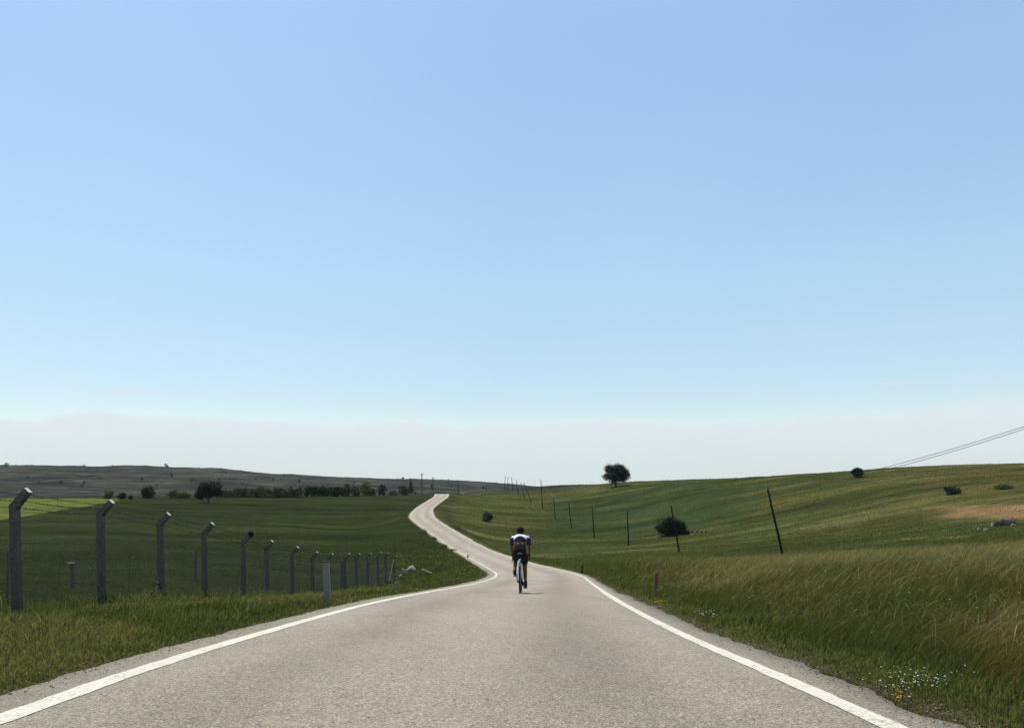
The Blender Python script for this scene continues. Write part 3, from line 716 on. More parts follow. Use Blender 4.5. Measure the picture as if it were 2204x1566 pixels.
def limb_tree(seed, h, crown_w, trunk_h, trunk_r, nl=9):
    g_ = np.random.default_rng(seed); mb = MB()
    p0 = Vector((0, 0, -0.3)); top = Vector((g_.normal(0, .03) * h, g_.normal(0, .03) * h, trunk_h))
    mb.tube([p0, p0.lerp(top, .15), p0.lerp(top, .55) + Vector((g_.normal(0, .02) * h, 0, 0)), top], [trunk_r * 1.5, trunk_r * 1.1, trunk_r * .85, trunk_r * .7], 8)
    for i in range(nl):
        a = 2 * math.pi * i / nl + g_.normal(0, .3); rr = crown_w * g_.uniform(.25, .42)
        e = Vector((math.cos(a) * rr, math.sin(a) * rr, trunk_h + (h - trunk_h) * g_.uniform(.35, .85)))
        m_ = top.lerp(e, .5) + Vector((0, 0, -.03 * h))
        mb.tube([top - Vector((0, 0, .1 * trunk_h)), m_, e], [trunk_r * .5, trunk_r * .3, trunk_r * .1], 5)
        for q in range(2):
            e2 = m_ + Vector((g_.normal(0, .12) * crown_w, g_.normal(0, .12) * crown_w, g_.uniform(.05, .2) * h))
            mb.tube([m_, e2], [trunk_r * .22, trunk_r * .07], 4)
    return mb
DARK = [(0.020, 0.030, 0.016), (0.028, 0.038, 0.018), (0.014, 0.024, 0.015)]
MID = [(0.082, 0.115, 0.042), (0.066, 0.098, 0.040), (0.105, 0.125, 0.046)]
DEEP = [(0.046, 0.074, 0.038), (0.060, 0.090, 0.042), (0.038, 0.062, 0.034)]
OLIVE = [(0.105, 0.118, 0.046), (0.085, 0.100, 0.044), (0.13, 0.125, 0.052)]
GREYB = [(0.050, 0.048, 0.042), (0.040, 0.042, 0.038), (0.062, 0.058, 0.048)]
YELG = [(0.15, 0.18, 0.042), (0.115, 0.145, 0.042), (0.085, 0.115, 0.04)]
def make_tree(name, seed, w, h, lobes, pal, nleaf, leaf, trunk_h, trunk_r, label, cat, group=None, loc=(0, 0, 0)):
    r = empty(name, loc); tag(r, label, cat, group)
    limb_tree(seed, h, w, trunk_h, trunk_r).build('trunk', m_bark, r, smooth=True)
    V, Fc, C = leaf_cloud(lobes, nleaf, leaf, pal, seed)
    link_mesh('crown', np_mesh('crown', V, Fc, C), m_leaf, r)
    return r
def dome_lobes(seed, w, h, z0, n=14, flat=.85):
    g_ = np.random.default_rng(seed); out = []
    for i in range(n):
        a = g_.uniform(0, 2 * math.pi); q = math.sqrt(g_.random()) * .34
        zc = z0 + (h - z0) * g_.uniform(.22, .80); lim = math.sqrt(max(.1, 1 - ((zc - z0) / (h - z0) - .35) ** 2 * 1.6))
        x = math.cos(a) * q * w * lim * 1.08; y = math.sin(a) * q * w * lim * 1.08
        r = w * g_.uniform(.13, .20)
        out.append((x, y, zc, r, r, r * flat, 1))
    out.append((0, 0, z0 + (h - z0) * .5, w * .38, w * .38, (h - z0) * .44, 6))
    return out
# lone tree on the right-hand skyline
p = on_ground(1326, 1047); D = p.y; W_ = 60 / F * D; Hh = 52 / F * D
lob = dome_lobes(3, W_, Hh, Hh * .14, 22)
lob += [(-W_ * .18, 0, Hh * .30, W_ * .18, W_ * .18, Hh * .13, 1.5), (W_ * .2, 0, Hh * .33, W_ * .18, W_ * .18, Hh * .13, 1.5), (-W_ * .36, 0, Hh * .40, W_ * .14, W_ * .14, Hh * .12, 1), (W_ * .36, 0, Hh * .42, W_ * .15, W_ * .15, Hh * .14, 1), (-W_ * .10, 0, Hh * .20, W_ * .10, W_ * .1, Hh * .08, .6), (W_ * .24, 0, Hh * .24, W_ * .09, W_ * .09, Hh * .06, .4)]
make_tree('oak_tree', 5, W_, Hh, lob, DARK, 16000, .36, Hh * .22, .36, 'large round dark tree alone on the right-hand skyline', 'tree', loc=p)
# spreading tree in front of the far treeline
p = on_ground(449, 1081); D = p.y; W_ = 58 / F * D; Hh = 43 / F * D
lob = dome_lobes(9, W_ * 1.05, Hh, Hh * .24, 16) + [(-W_ * .33, 0, Hh * .42, W_ * .17, W_ * .17, Hh * .2, 1.5), (-W_ * .30, 0, Hh * .28, W_ * .12, W_ * .1, Hh * .12, .8), (W_ * .36, 0, Hh * .5, W_ * .12, W_ * .12, Hh * .12, 1)]
make_tree('oak_tree', 6, W_, Hh, lob, DARK, 12000, .30, Hh * .26, .28, 'dark spreading tree alone in the green field, in front of the far hedge', 'tree', loc=p)

def bush(name, px, py, wpx, hpx, pal, label, cat='bush', group=None, nleaf=1500, seed=1, leaf=None, two=False, stem=True):
    p = on_ground(px, py); D = p.y; w = wpx / F * D; h = hpx / F * D
    r = empty(name, p); tag(r, label, cat, group)
    w *= 1.1; h *= 1.1
    lob = dome_lobes(seed, w, h, -0.12 * h, 8, .8)
    if two: lob += [(0, 0, h * .25, w * .45, w * .35, h * .25, 4), (-w * .25, 0, h * .45, w * .25, w * .22, h * .4, 3), (w * .22, 0, h * .40, w * .26, w * .22, h * .38, 3)]
    V, Fc, C = leaf_cloud(lob, int(nleaf * 1.8), (leaf or max(.12, D * .0009)) * 1.2, pal, seed)
    k_ = V[:, 2] < -.25
    link_mesh('foliage', np_mesh('foliage', V, Fc, C), m_leaf, r)
    if stem:
        mb = MB(); g_ = np.random.default_rng(seed)
        for i in range(6):
            a = g_.uniform(0, 6.28); mb.tube([(0, 0, -.2), (math.cos(a) * w * .15, math.sin(a) * w * .15, h * .4), (math.cos(a) * w * .3, math.sin(a) * w * .3, h * .75)], [.02 * h, .014 * h, .005 * h], 4)
        mb.build('stem', m_bark, r)
    return r
bush('bush', 1446, 1151, 62, 36, DARK, 'large dense dark bush behind the leaning wooden pole at the foot of the slope', seed=11, nleaf=5200, leaf=.20, two=True)
bush('bush', 1476, 1150, 20, 10, DARK, 'small low dark bush at the right foot of the large dense bush', seed=12, nleaf=500, leaf=.16)
bush('bush', 1048, 1122, 28, 20, GREYB, 'small dull grey-green bush in the meadow just right of the road bend', seed=13, nleaf=1500, leaf=.16)
bush('bush', 1847, 1027, 27, 20, DARK, 'round dark bush near the right-hand skyline beside the overhead wires', seed=14, nleaf=2600, leaf=.18)
bush('bush', 2053, 1063, 34, 16, GREYB, 'low grey bush on the right-hand slope above the brown field', seed=15, nleaf=1500, leaf=.14)
bush('bush', 2160, 1052, 46, 7, MID, 'long flat green thicket near the right edge, under the skyline', seed=16, nleaf=900, leaf=.14)
bush('bush', 233, 1073, 22, 17, OLIVE, 'olive bush behind the tip of the second fence post', seed=17, nleaf=1300)
bush('bush', 263, 1073, 20, 13, GREYB, 'greyish leafless-looking bush between the olive and the dark bush', seed=18, nleaf=900)
bush('bush', 281, 1074, 11, 8, DARK, 'tiny dark bush just left of the rounded dark bush', seed=19, nleaf=500)
bush('bush', 319, 1072, 35, 26, DARK, 'rounded dark bush standing alone at the far edge of the green field', seed=20, nleaf=2600)
bush('bush', 373, 1072, 28, 17, MID, 'green bush behind the third fence post, left one of a pair', seed=21, nleaf=1300)
bush('bush', 398, 1072, 28, 13, OLIVE, 'lower yellowish bush right beside the lone spreading tree', seed=22, nleaf=1300)

for i_, (px_, py_, w__, h__, l_) in enumerate([(914, 1146, 22, 9, 'highest weed clump hanging over the left road edge at the far bend'), (938, 1160, 20, 7, 'second weed clump down the left road edge after the far bend'), (960, 1176, 18, 7, 'third weed clump down the left road edge after the far bend'), (980, 1186, 18, 6, 'lowest weed clump on the left road edge beyond the cyclist')]):
    p = on_ground(px_ - 4, py_); n_ = 170; w_m = w__ / F * p.y
    ox = rng.normal(0, w_m * .18, n_); oy = rng.normal(0, w_m * .18, n_)
    o = blades('roadside_weed', ox, oy, height(ox + p.x, oy + p.y) - p.z, (h__ / F * p.y) * rng.uniform(.35, 1.1, n_), np.full(n_, .05), rng.normal(0, .5, (n_, 2)), mixcol(n_, [(.09, .11, .035), (.15, .14, .06)], [2, 1]), mixcol(n_, [(.12, .14, .05), (.20, .18, .09)], [2, 1]), 2)
    o.location = p; tag(o, l_, 'weed', 'weed clumps along the left road edge')
# treeline along the far edge of the left field
TG = 'trees and shrubs of the hedge along the far field edge'
g_ = np.random.default_rng(77)
def hedge_tree(px, py, wpx, hpx, pal, label, seed, nleaf=1100, cat='tree', name='hedge_tree', trunk=.25, group=TG):
    p = on_ground(px, py); D = p.y; w = wpx / F * D; h = hpx / F * D
    r = empty(name, p); tag(r, label, cat, group)
    V, Fc, C = leaf_cloud(dome_lobes(seed, w * 1.15, h * 1.12, -h * .12, 9, 1.1), int(nleaf * 1.3), D * .0013, pal, seed)
    link_mesh('crown', np_mesh('crown', V, Fc, C), m_leaf, r)
    limb_tree(seed, h, w, h * trunk, .12, 5).build('trunk', m_bark, r)
    return r
ORD = ['first', 'second', 'third', 'fourth', 'fifth', 'sixth', 'seventh', 'eighth', 'ninth', 'tenth', 'eleventh', 'twelfth', 'thirteenth', 'fourteenth', 'fifteenth']
x = 484; i = 0
while x < 652:
    w_ = g_.uniform(16, 25); h_ = g_.uniform(13, 21) + 4 * (x > 560)
    kind = ['olive', 'green', 'dark green', 'olive'][int(g_.integers(0, 4))]; pal = {'olive': OLIVE, 'green': MID, 'dark green': DEEP}[kind]
    hedge_tree(x, 1069.5, w_, h_, pal, f'low {kind} hedge shrub, {ORD[i]} to the right of the lone spreading tree', 200 + i, 900, 'shrub', 'hedge_shrub', .15)
    x += w_ * .62; i += 1
x = 662; i = 0
while x < 754:
    k_ = g_.random() < .65
    hedge_tree(x, 1068, g_.uniform(13, 18), g_.uniform(20, 27), DEEP if k_ else MID, f"{'dark' if k_ else 'mid'} green tree, {ORD[i]} from the left in the tall dense stretch of the far hedge", 240 + i, 1100)
    x += 8.5; i += 1
hedge_tree(766, 1067, 24, 20, MID, 'green tree left of the yellowish tree with white blossom', 281, 1000)
yt = hedge_tree(786, 1067, 34, 30, YELG, 'tall yellow-green tree between white blossoming shrubs in the far hedge', 282, 1600)
hedge_tree(770, 1060, 12, 12, [(0.45, 0.45, 0.36), (0.25, 0.28, 0.16), (.10, .12, .05)], 'shrub in white blossom left of the yellow-green tree', 283, 350, 'shrub', 'blossoming_shrub', .3)
hedge_tree(802, 1062, 17, 14, [(0.40, 0.42, 0.32), (0.20, 0.24, 0.12), (.10, .12, .05)], 'shrub in white blossom right of the yellow-green tree', 284, 450, 'shrub', 'blossoming_shrub', .3)
hedge_tree(800, 1067, 26, 14, MID, 'low green shrub under the right blossoming shrub', 285, 800, 'shrub', 'hedge_shrub')
hedge_tree(823, 1067, 18, 25, DEEP, 'narrow dark tree at the right end of the hedge', 286, 1100)
hedge_tree(868, 1065, 24, 20, MID, 'bushy green tree left of the pointed conifer', 287, 1500)
hedge_tree(848, 1066, 30, 7, OLIVE, 'flat olive scrub between the hedge and the conifer', 288, 500, 'shrub', 'hedge_shrub')
# conifer
p = on_ground(884, 1063); D = p.y; h = 33 / F * D; w = 13 / F * D
r = empty('conifer_tree', p); tag(r, 'pointed dark conifer beside the far utility pole left of the road crest', 'tree')
lob = [(0, 0, h * (.12 + .8 * q), w * .62 * (1 - q) + .2, w * .62 * (1 - q) + .2, h * .10, 1.3 - q) for q in np.linspace(0, 1, 10)]
V, Fc, C = leaf_cloud(lob, 5000, .42, DARK, 290); link_mesh('crown', np_mesh('crown', V, Fc, C), m_leaf, r)
mb = MB(); mb.tube([(0, 0, -.3), (0, 0, h * .5), (0, 0, h * .97)], [.16, .1, .03], 6); mb.build('trunk', m_bark, r)
bush('bush', 893, 1063.5, 9, 7, [(0.30, 0.30, 0.24), (.12, .13, .08)], 'pale flowering bush at the foot of the pointed conifer', seed=33, nleaf=300)

# scattered scrub on the far ridge: leaf-clump shrubs, copies of four shapes
scrub_me = []
for q in range(4):
    V, Fc, C = leaf_cloud(dome_lobes(300 + q, 1, .8, 0, 6, .8), 420, .12, [(0.012, 0.017, 0.012), (0.018, 0.022, 0.014)], 300 + q)
    me = np_mesh('ridge_shrub', V, Fc, C); me.materials.append(m_leaf); scrub_me.append(me)
RS = [(14, 1003.5, 9, 6, 'largest shrub at the left end of the far ridge skyline'), (34, 1003, 4, 3, 0), (58, 1003, 3, 2, 0), (69, 1003, 4, 3, 0), (182, 1004, 4, 4, 0), (242, 1005, 3, 4, 0), (314, 1005, 2, 3, 0), (325, 1005, 2, 2, 0),
      (359, 1006, 9, 6, 'wide flat-topped shrub on the far ridge skyline above the third fence post'), (429, 1008, 3, 2, 0), (132, 1042, 6, 5, 1), (181, 1043, 5, 6, 1), (176, 1047, 5, 3, 1), (84, 1040, 8, 3, 1), (306, 1034, 5, 5, 1), (369, 1028, 5, 6, 1),
      (412, 1037, 8, 6, 1), (422, 1037, 3, 5, 1), (460, 1041, 4, 4, 1), (471, 1037, 4, 4, 1), (486, 1019, 4, 4, 1), (612, 1023, 3, 3, 0), (644, 1038, 5, 5, 1), (588, 1036, 4, 5, 1), (550, 1032, 5, 3, 1), (689, 1026, 2, 2, 0),
      (867, 1032, 6, 4, 'dark rounded shrub on the ridge skyline above the pointed conifer'), (965, 1035, 3, 3, 0), (966, 1041, 4, 3, 1), (1040, 1052, 6, 5, 'dark shrub on the low right foot of the far ridge'), (1068, 1040, 3, 2, 0), (972, 1050, 4, 3, 1), (931, 1055, 7, 9, 'upright dark shrub below the middle far utility pole'),
      (520, 1043, 4, 3, 1), (338, 1046, 4, 3, 1), (705, 1046, 4, 3, 1), (762, 1042, 4, 3, 1), (60, 1028, 9, 2, 1), (215, 1030, 8, 2, 1), (660, 1033, 3, 3, 1), (905, 1044, 4, 3, 1)]
ORD2 = ORD + ['sixteenth', 'seventeenth', 'eighteenth', 'nineteenth', 'twentieth', 'twenty-first', 'twenty-second', 'twenty-third', 'twenty-fourth', 'twenty-fifth', 'twenty-sixth']
rank = {}
for kind_ in (0, 1):
    for q, t_ in enumerate(sorted([r_ for r_ in RS if r_[4] == kind_ and not isinstance(r_[4], str)])): rank[t_] = ORD2[q]
for i, (px, py, w_, h_, lb) in enumerate(RS):
    p = on_ground(px, py); D = p.y; me = scrub_me[i % 4]
    o = bpy.data.objects.new('ridge_shrub', me); COL.objects.link(o)
    o.location = p; o.scale = (1.35 * w_ / F * D, 1.35 * w_ / F * D, 1.45 * h_ / F * D / .8); o.rotation_euler = (0, 0, i * 1.3)
    if lb == 0: tag(o, f'tiny dark shrub on the far ridge skyline, {rank[RS[i]]} from the left', 'shrub', 'tiny shrubs on the ridge skyline')
    elif lb == 1: tag(o, f'small dark shrub on the face of the far ridge, {rank[RS[i]]} from the left', 'shrub', 'small shrubs on the ridge face')
    else: tag(o, lb, 'shrub')

# ------------------------------------------------------------------ fence
fence = empty('barbed_wire_fence', (FX[0], FENCE_D[0], FENCE_BEND[0] - 2.0))
tag(fence, 'concrete post fence with bent tops, barbed wire and mesh along the left field', 'fence')
f0 = Vector(fence.location)
tips = []; bends = []; feet = []
g_ = np.random.default_rng(5)
for i, (x, d_, z) in enumerate(zip(FX, FENCE_D, FENCE_BEND)):
    j = math.sin(i * 2.3) * .05
    foot = Vector((x + (0.02 if i else .03), d_, z - 2.35)); bend = Vector((x - .02 + j * .3, d_, z)); tip = bend + Vector((.24 + j * .3, 0.02, .27 + (.03 if i % 3 == 0 else 0)))
    if i == 14: tip = bend + Vector((.18, 0, .12))
    w_ = .150 - .001 * i; hw = w_ / 2
    V = []
    dirs = [(foot, Vector((1, 0, 0)), 1.05), (foot + Vector((0, 0, .2)), Vector((1, 0, 0)), 1.0), (bend, Vector((.9, 0, -.42)).normalized(), 1.0), (tip, Vector((.72, 0, -.70)).normalized(), .85)]
    for P_, rt, k_ in dirs:
        for sx, sy in ((-1, -1), (1, -1), (1, 1), (-1, 1)):
            V.append(P_ + rt * sx * hw * k_ + Vector((0, sy * hw * k_, 0)) - f0)
    # chamfer: inset edges through a bevel later
    Fs = [(0, 3, 2, 1)]
    for s_ in range(3):
        for k_ in range(4):
            Fs.append((s_ * 4 + k_, s_ * 4 + (k_ + 1) % 4, s_ * 4 + 4 + (k_ + 1) % 4, s_ * 4 + 4 + k_))
    Fs.append((12, 13, 14, 15))
    me = bpy.data.meshes.new('post'); me.from_pydata([tuple(v) for v in V], [], Fs); me.update()
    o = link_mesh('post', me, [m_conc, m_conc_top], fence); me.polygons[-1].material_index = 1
    bv = o.modifiers.new('bevel', 'BEVEL'); bv.width = .012; bv.segments = 2; bv.limit_method = 'ANGLE'; bv.harden_normals = False
    tips.append(tip - f0); bends.append(bend - f0); feet.append(foot - f0)
    if i == 4:
        mb = MB(); mb.tube([tip - f0 + Vector((-.03, 0, -.04)), tip - f0 + Vector((.0, 0, .0)), tip - f0 + Vector((.05, 0, .05)), tip - f0 + Vector((.09, 0, .07))], [.08, .11, .11, .06], 8)
        c_ = mb.build('post_cap', m_black, fence, smooth=True); c_['label'] = 'black cover on the tip of one post'
# bracing stay of the end post
mb = MB(); mb.tube([bends[14] + Vector((0, -.08, -.15)), feet[13] + Vector((.15, .3, .4))], .05, 6); mb.build('brace', m_conc, fence)
def strand(off_fn, name, barbed=True, mat=m_wire, sag=.03):
    pts = []
    ext = [off_fn(0) + (off_fn(0) - off_fn(1)) * 1.0] + [off_fn(i) for i in range(15)]
    mb = MB()
    for a, b_ in zip(ext[:-1], ext[1:]):
        for k_ in range(6):
            t_ = k_ / 6; q = a.lerp(b_, t_); q.z -= sag * 4 * t_ * (1 - t_); pts.append(q)
    pts.append(ext[-1])
    mb.tube(pts, .0055, 4)
    if barbed:
        s_ = 0; 
        for a, b_ in zip(pts[:-1], pts[1:]):
            L_ = (b_ - a).length; n_ = max(1, int(L_ / .115))
            for k_ in range(n_):
                q = a.lerp(b_, (k_ + .5) / n_); v = Vector(g_.normal(0, 1, 3)).normalized() * .024; v2 = Vector(g_.normal(0, 1, 3)).normalized() * .024
                mb.tube([q - v, q + v], .005, 3, cap=False); mb.tube([q - v2, q + v2], .005, 3, cap=False)
    mb.build(name, mat, fence)
strand(lambda i: tips[i] + Vector((.06, 0, -.09)), 'barbed_wire')
strand(lambda i: bends[i].lerp(tips[i], .45) + Vector((.08, 0, -.04)), 'barbed_wire')
strand(lambda i: bends[i] + Vector((.09, 0, -.02)), 'barbed_wire')
strand(lambda i: bends[i] + Vector((.08, 0, -.25)), 'tension_wire', False, m_galv)
# chain-link mesh: slanted wires between posts
V = []; Fs = []
def quadwire(a, b_, r=.0016):
    k_ = len(V); dz = Vector((0, 0, r)); dx = Vector((0, r, 0))
    for P_ in (a, b_): V.extend([P_ + Vector((r, 0, 0)), P_ + Vector((-r * .5, r * .87, 0)), P_ + Vector((-r * .5, -r * .87, 0))])
    for q in range(3): Fs.append((k_ + q, k_ + (q + 1) % 3, k_ + 3 + (q + 1) % 3, k_ + 3 + q))
for i in range(-1, 14):
    A0 = (feet[i] if i >= 0 else feet[0] * 2 - feet[1]) + Vector((.08, 0, .35)); B0 = feet[i + 1] + Vector((.08, 0, .35))
    hh_ = 1.75; L_ = (B0 - A0).length; st = .085 if i < 6 else .11
    nn_ = int((L_ + hh_) / st)
    for k_ in range(nn_):
        s_ = k_ * st
        # rising wire starts at s_-hh .. clipped into panel
        for sg in (1, -1):
            a0 = s_ - hh_; x0, y0, x1, y1 = a0, 0.0, a0 + hh_, hh_
            if x0 < 0: y0 += -x0; x0 = 0
            if x1 > L_: y1 -= x1 - L_; x1 = L_
            if x1 <= x0: continue
            if sg < 0: xa, xb = L_ - x0, L_ - x1
            else: xa, xb = x0, x1
            quadwire(A0.lerp(B0, xa / L_) + Vector((0, 0, y0)), A0.lerp(B0, xb / L_) + Vector((0, 0, y1)), .0013 + .00008 * max(i, 0))
link_mesh('wire_mesh', np_mesh('wire_mesh', np.array([tuple(v) for v in V]), np.array(Fs)), m_galv, fence)

# old stumps and posts standing in the field behind the fence
def small_post(name, px, py, h_px, w_px, mat, label, cat, lean=0, cap=None, grp=None, D=None):
    p = on_ground(px, py); h = h_px / F * p.y; w_ = w_px / F * p.y
    r = empty(name, p); tag(r, label, cat, grp)
    mb = MB(); mb.tube([(0, 0, -.2), (lean * h * .5, 0, h * .5), (lean * h, 0, h)], [(w_ / 2 * 1.05, w_ / 2), (w_ / 2, w_ / 2), (w_ / 2 * .92, w_ / 2 * .92)], 7)
    mb.build('shaft', mat, r)
    if cap:
        mb = MB(); mb.box((lean * h + cap[0] * w_, 0, h + .012), (w_ * cap[1], w_ * 1.3, .035)); mb.build('cap', m_rock, r)
    return r
small_post('old_post', 157, 1262, 50, 9, m_conc, 'short old post with a pale flat top behind the fence, between first and second post', 'post', -.03, (-.35, 1.5))
small_post('old_post', 421, 1250, 66, 5, m_galv, 'thin pale old post behind the fence, just left of the fourth fence post', 'post', 0.0)
small_post('old_post', 16, 1290, 106, 6, m_conc, 'thin dark old post directly behind the first fence post', 'post', 0.02)
small_post('old_post', 737, 1262, 56, 9, m_conc, 'broad old post without a bent tip among the far fence posts', 'post', 0.0)
# dry thistle stalks by the fence
def stalk(px, py, hpx, label, seed):
    p = on_ground(px, py); h = hpx / F * p.y; g_ = np.random.default_rng(seed)
    r = empty('dry_weed', p); tag(r, label, 'weed', 'dry weeds by the fence'); mb = MB()
    tp = Vector((g_.normal(0, .08), 0, h)); mb.tube([(0, 0, 0), Vector((.05, 0, h * .5)), tp], [.014, .011, .006], 5)
    for k_ in range(9):
        t_ = g_.uniform(.45, 1); q = Vector((.05, 0, h * .5)).lerp(tp, (t_ - .5) * 2) if t_ > .5 else Vector((.05, 0, h * t_))
        e = q + Vector((g_.normal(0, .16), g_.normal(0, .1), g_.uniform(.1, .3))); mb.tube([q, e], [.007, .003], 4)
    mb.build('stem', m_bark, r)
    V, Fc, C = leaf_cloud([(tp.x, 0, h * .9, .18, .12, .2, 1), (0, 0, h * .3, .2, .15, .25, 1)], 160, .06, OLIVE, seed)
    link_mesh('foliage', np_mesh('foliage', V, Fc, C), m_leaf, r)
stalk(276, 1293, 105, 'tall dry thistle stalk with upswept twigs between second and third fence post', 3)
stalk(345, 1235 + 60, 40, 'short weed at the foot of the third fence post', 4)
stalk(883, 1222, 26, 'leafy weed standing right of the last fence post', 8)

# ------------------------------------------------------------------ delineators
def delineator(px, py, hpx, wpx, label, red):
    p = on_ground(px, py); k_ = p.y / F; h = hpx * k_; w_ = wpx * k_
    r = empty('road_marker_post', p); tag(r, label, 'marker post')
    mb = MB()
    rot = Matrix.Rotation(R_(3 if px < 900 else 2), 3, 'Y') if px < 900 else Matrix.Rotation(R_(2), 3, 'Y')
    rot = Matrix.Rotation(R_(-2.5), 3, 'Y') if px < 900 else Matrix.Rotation(R_(2), 3, 'Y')
    mb.box(rot @ Vector((0, 0, h / 2 - .1)), (w_, w_ * .45, h + .2), rot, .95)
    o = mb.build('post', m_dimwhite if red else m_white, r); bv = o.modifiers.new('b', 'BEVEL'); bv.width = .012; bv.segments = 2
    if red:
        mb = MB(); mb.box(rot @ Vector((0, -w_ * .225 - .006, h * .74)), (w_ * .92, .012, h * .26), rot); mb.build('reflector', m_red, r)
    else:
        mb = MB(); mb.box(rot @ Vector((0, 0, h + .012)), (w_ * 1.0, w_ * .5, .03), rot); mb.build('cap', m_conc, r)
delineator(705, 1296, 86, 15, 'plain whitish marker post on the left verge in front of the fence', False)
delineator(1411, 1284, 52, 8, 'marker post with red reflector in the grass right of the road', True)
small_post('small_marker', 1253, 1236, 20, 3.2, m_wood, 'thin short dark stake at the right road edge near the bend', 'stake')
small_post('small_marker', 1007, 1202, 9, 3.0, m_wood, 'tiny dark stake on the left edge of the road beyond the bend', 'stake')

# ------------------------------------------------------------------ utility poles and wires
POLES = [(1686, 1197, 72, 1652, 1050), (1462, 1189, 105, 1444, 1087), (1353, 1175, 138, 1350, 1098), (1279, 1158, 171, 1275, 1092), (1230, 1145, 204, 1224, 1082), (1195, 1118, 237, 1192, 1070),
         (1168, 1093, 270, 1164, 1032), (1144, 1080, 303, 1127, 1038), (1129, 1073, 336, 1121, 1038), (1116, 1066, 369, 1111, 1033), (1104, 1059, 402, 1101, 1026), (1093, 1056, 435, 1093, 1026), (1085, 1054, 468, 1088, 1024)]
LBL = ['nearest wooden pole, leaning left in the grass with a white insulator', 'leaning wooden pole standing in front of the large dark bush', 'upright wooden pole, third along the line from the right',
       'wooden pole just right of the cyclist, fourth along the line from the right', 'wooden pole close right of the cyclist, fifth along the line', 'shortest pole of the line, well below the skyline', 'tall pole on the slope rising above the skyline, left of the lone tree',
       'strongly slanting pole whose top leans left on the slope', 'slanting pole left of the most slanted one', 'thin far pole crossing the skyline, fourth from the left end of the line', 'thin far pole, third from the left end of the line', 'thin far pole, second from the left end of the line', 'farthest pole at the left end of the line, leaning right']
tops = []
for i, (bx, by, D, tx, ty) in enumerate(POLES):
    X0 = (bx - HX) / F * D; zg = hgt(X0, D); base = Vector((X0, D, zg)); top = Vector(((tx - HX) / F * D, D, -(ty - HY) / F * D))
    r = empty('utility_pole', base); tag(r, LBL[i], 'pole', 'wooden poles of the overhead line across the meadow')
    v = top - base; rad = .115 if i == 0 else .105 + .0001 * D
    mb = MB(); mb.tube([v * -.05, v * .33 + Vector((.02, 0, 0)), v * .66 + Vector((-.01, 0, 0)), v], [rad, rad * .92, rad * .82, rad * .72], 9); mb.build('shaft', m_wood, r, smooth=True)
    dirn = v.normalized()
    for s_ in (-1, 1):
        q = v - dirn * (.25 + .30 * (s_ > 0)); mb = MB()
        mb.tube([q, q + Vector((s_ * .14, 0, .0)), q + Vector((s_ * .16, 0, .10))], .012, 5); br_ = mb.build('bracket', m_wire, r)
        mb = MB(); mb.tube([q + Vector((s_ * .16, 0, z_)) for z_ in (.07, .10, .13, .16, .19)], [.03, .045, .03, .04, .02], 8); mb.build('insulator', m_ceram if i == 0 and s_ < 0 else m_cable, br_)
    tops.append((base + v - dirn * .25 + Vector((-.16, 0, .15)), base + v - dirn * .38 + Vector((.10, 0, .10))))
# pole just outside the frame that carries the near span
bx_ = 26.0; zb = hgt(bx_, 39.0); r = empty('utility_pole', (bx_, 39.0, zb)); tag(r, 'wooden pole just beyond the right edge of the view', 'pole', 'wooden poles of the overhead line across the meadow')
ht = 3.9 - zb; mb = MB(); mb.tube([(0, 0, -.4), (0, 0, ht * .5), (0, 0, ht)], [.13, .115, .095], 9); mb.build('shaft', m_wood, r, smooth=True)
for s_ in (-1, 1):
    mb = MB(); mb.tube([(0, 0, ht - .25 - .2 * (s_ > 0)), (s_ * .16, 0, ht - .15 - .2 * (s_ > 0))], .012, 5); mb.build('bracket', m_wire, r)
tops = [(Vector((bx_ - .16, 39, 3.74)), Vector((bx_ - .10, 38.9, 3.66)))] + tops
for w_i in (0, 1):
    mb = MB(); pts = []; rads = []
    P0_, P1_ = tops[0][w_i], tops[1][w_i]
    for k_ in range(len(tops) - 1):
        a, b_ = tops[k_][w_i], tops[k_ + 1][w_i]; sg = .55 if k_ == 0 else .35
        for q in range(12):
            t_ = q / 12; c_ = a.lerp(b_, t_); c_.z -= sg * 4 * t_ * (1 - t_); pts.append(c_); rads.append(.015 if k_ == 0 else .006)
    pts.append(tops[-1][w_i]); rads.append(.006)
    mb.tube(pts, rads, 5); o = mb.build('overhead_wire', m_cable)
    tag(o, ['upper of the two overhead wires descending from the right edge to the nearest pole', 'lower of the two overhead wires descending from the right edge to the nearest pole'][w_i], 'wire', 'wires of the overhead line')
# far poles beyond the road crest
for px, py, ty, D, lab, arm in ((908, 1061, 1018, 318, 'tall far utility pole with crossarm between the pointed conifer and the road crest', 1), (932, 1062, 1027, 372, 'far utility pole right above the road crest', 1), (986, 1060, 1033, 430, 'thin faint far pole right of the road crest', 0), (1047, 1056, 1042, 640, 'faintest far pole, low against the dark ridge', 0)):
    X0 = (px - HX) / F * D; zg = hgt(X0, D); zt = -(ty - HY) / F * D; r = empty('far_utility_pole', (X0, D, zg)); tag(r, lab, 'pole', 'poles of the far line behind the road crest')
    h = zt - zg; mb = MB(); mb.tube([(0, 0, -.3), (0, 0, h * .5), (0, 0, h)], [.2, .17, .14], 8); mb.build('shaft', m_galv if arm else m_wood, r)
    if arm:
        mb = MB(); mb.box((0, 0, h - .3), (1.1, .14, .14)); mb.box((0, 0, h - 1.1), (.9, .14, .12)); a_ = mb.build('crossarm', m_wood, r)
        mb = MB()
        for s_ in (-.45, 0, .45): mb.tube([(s_, 0, h - .22), (s_, 0, h - .02)], .05, 6)
        mb.build('insulator', m_cable, a_)

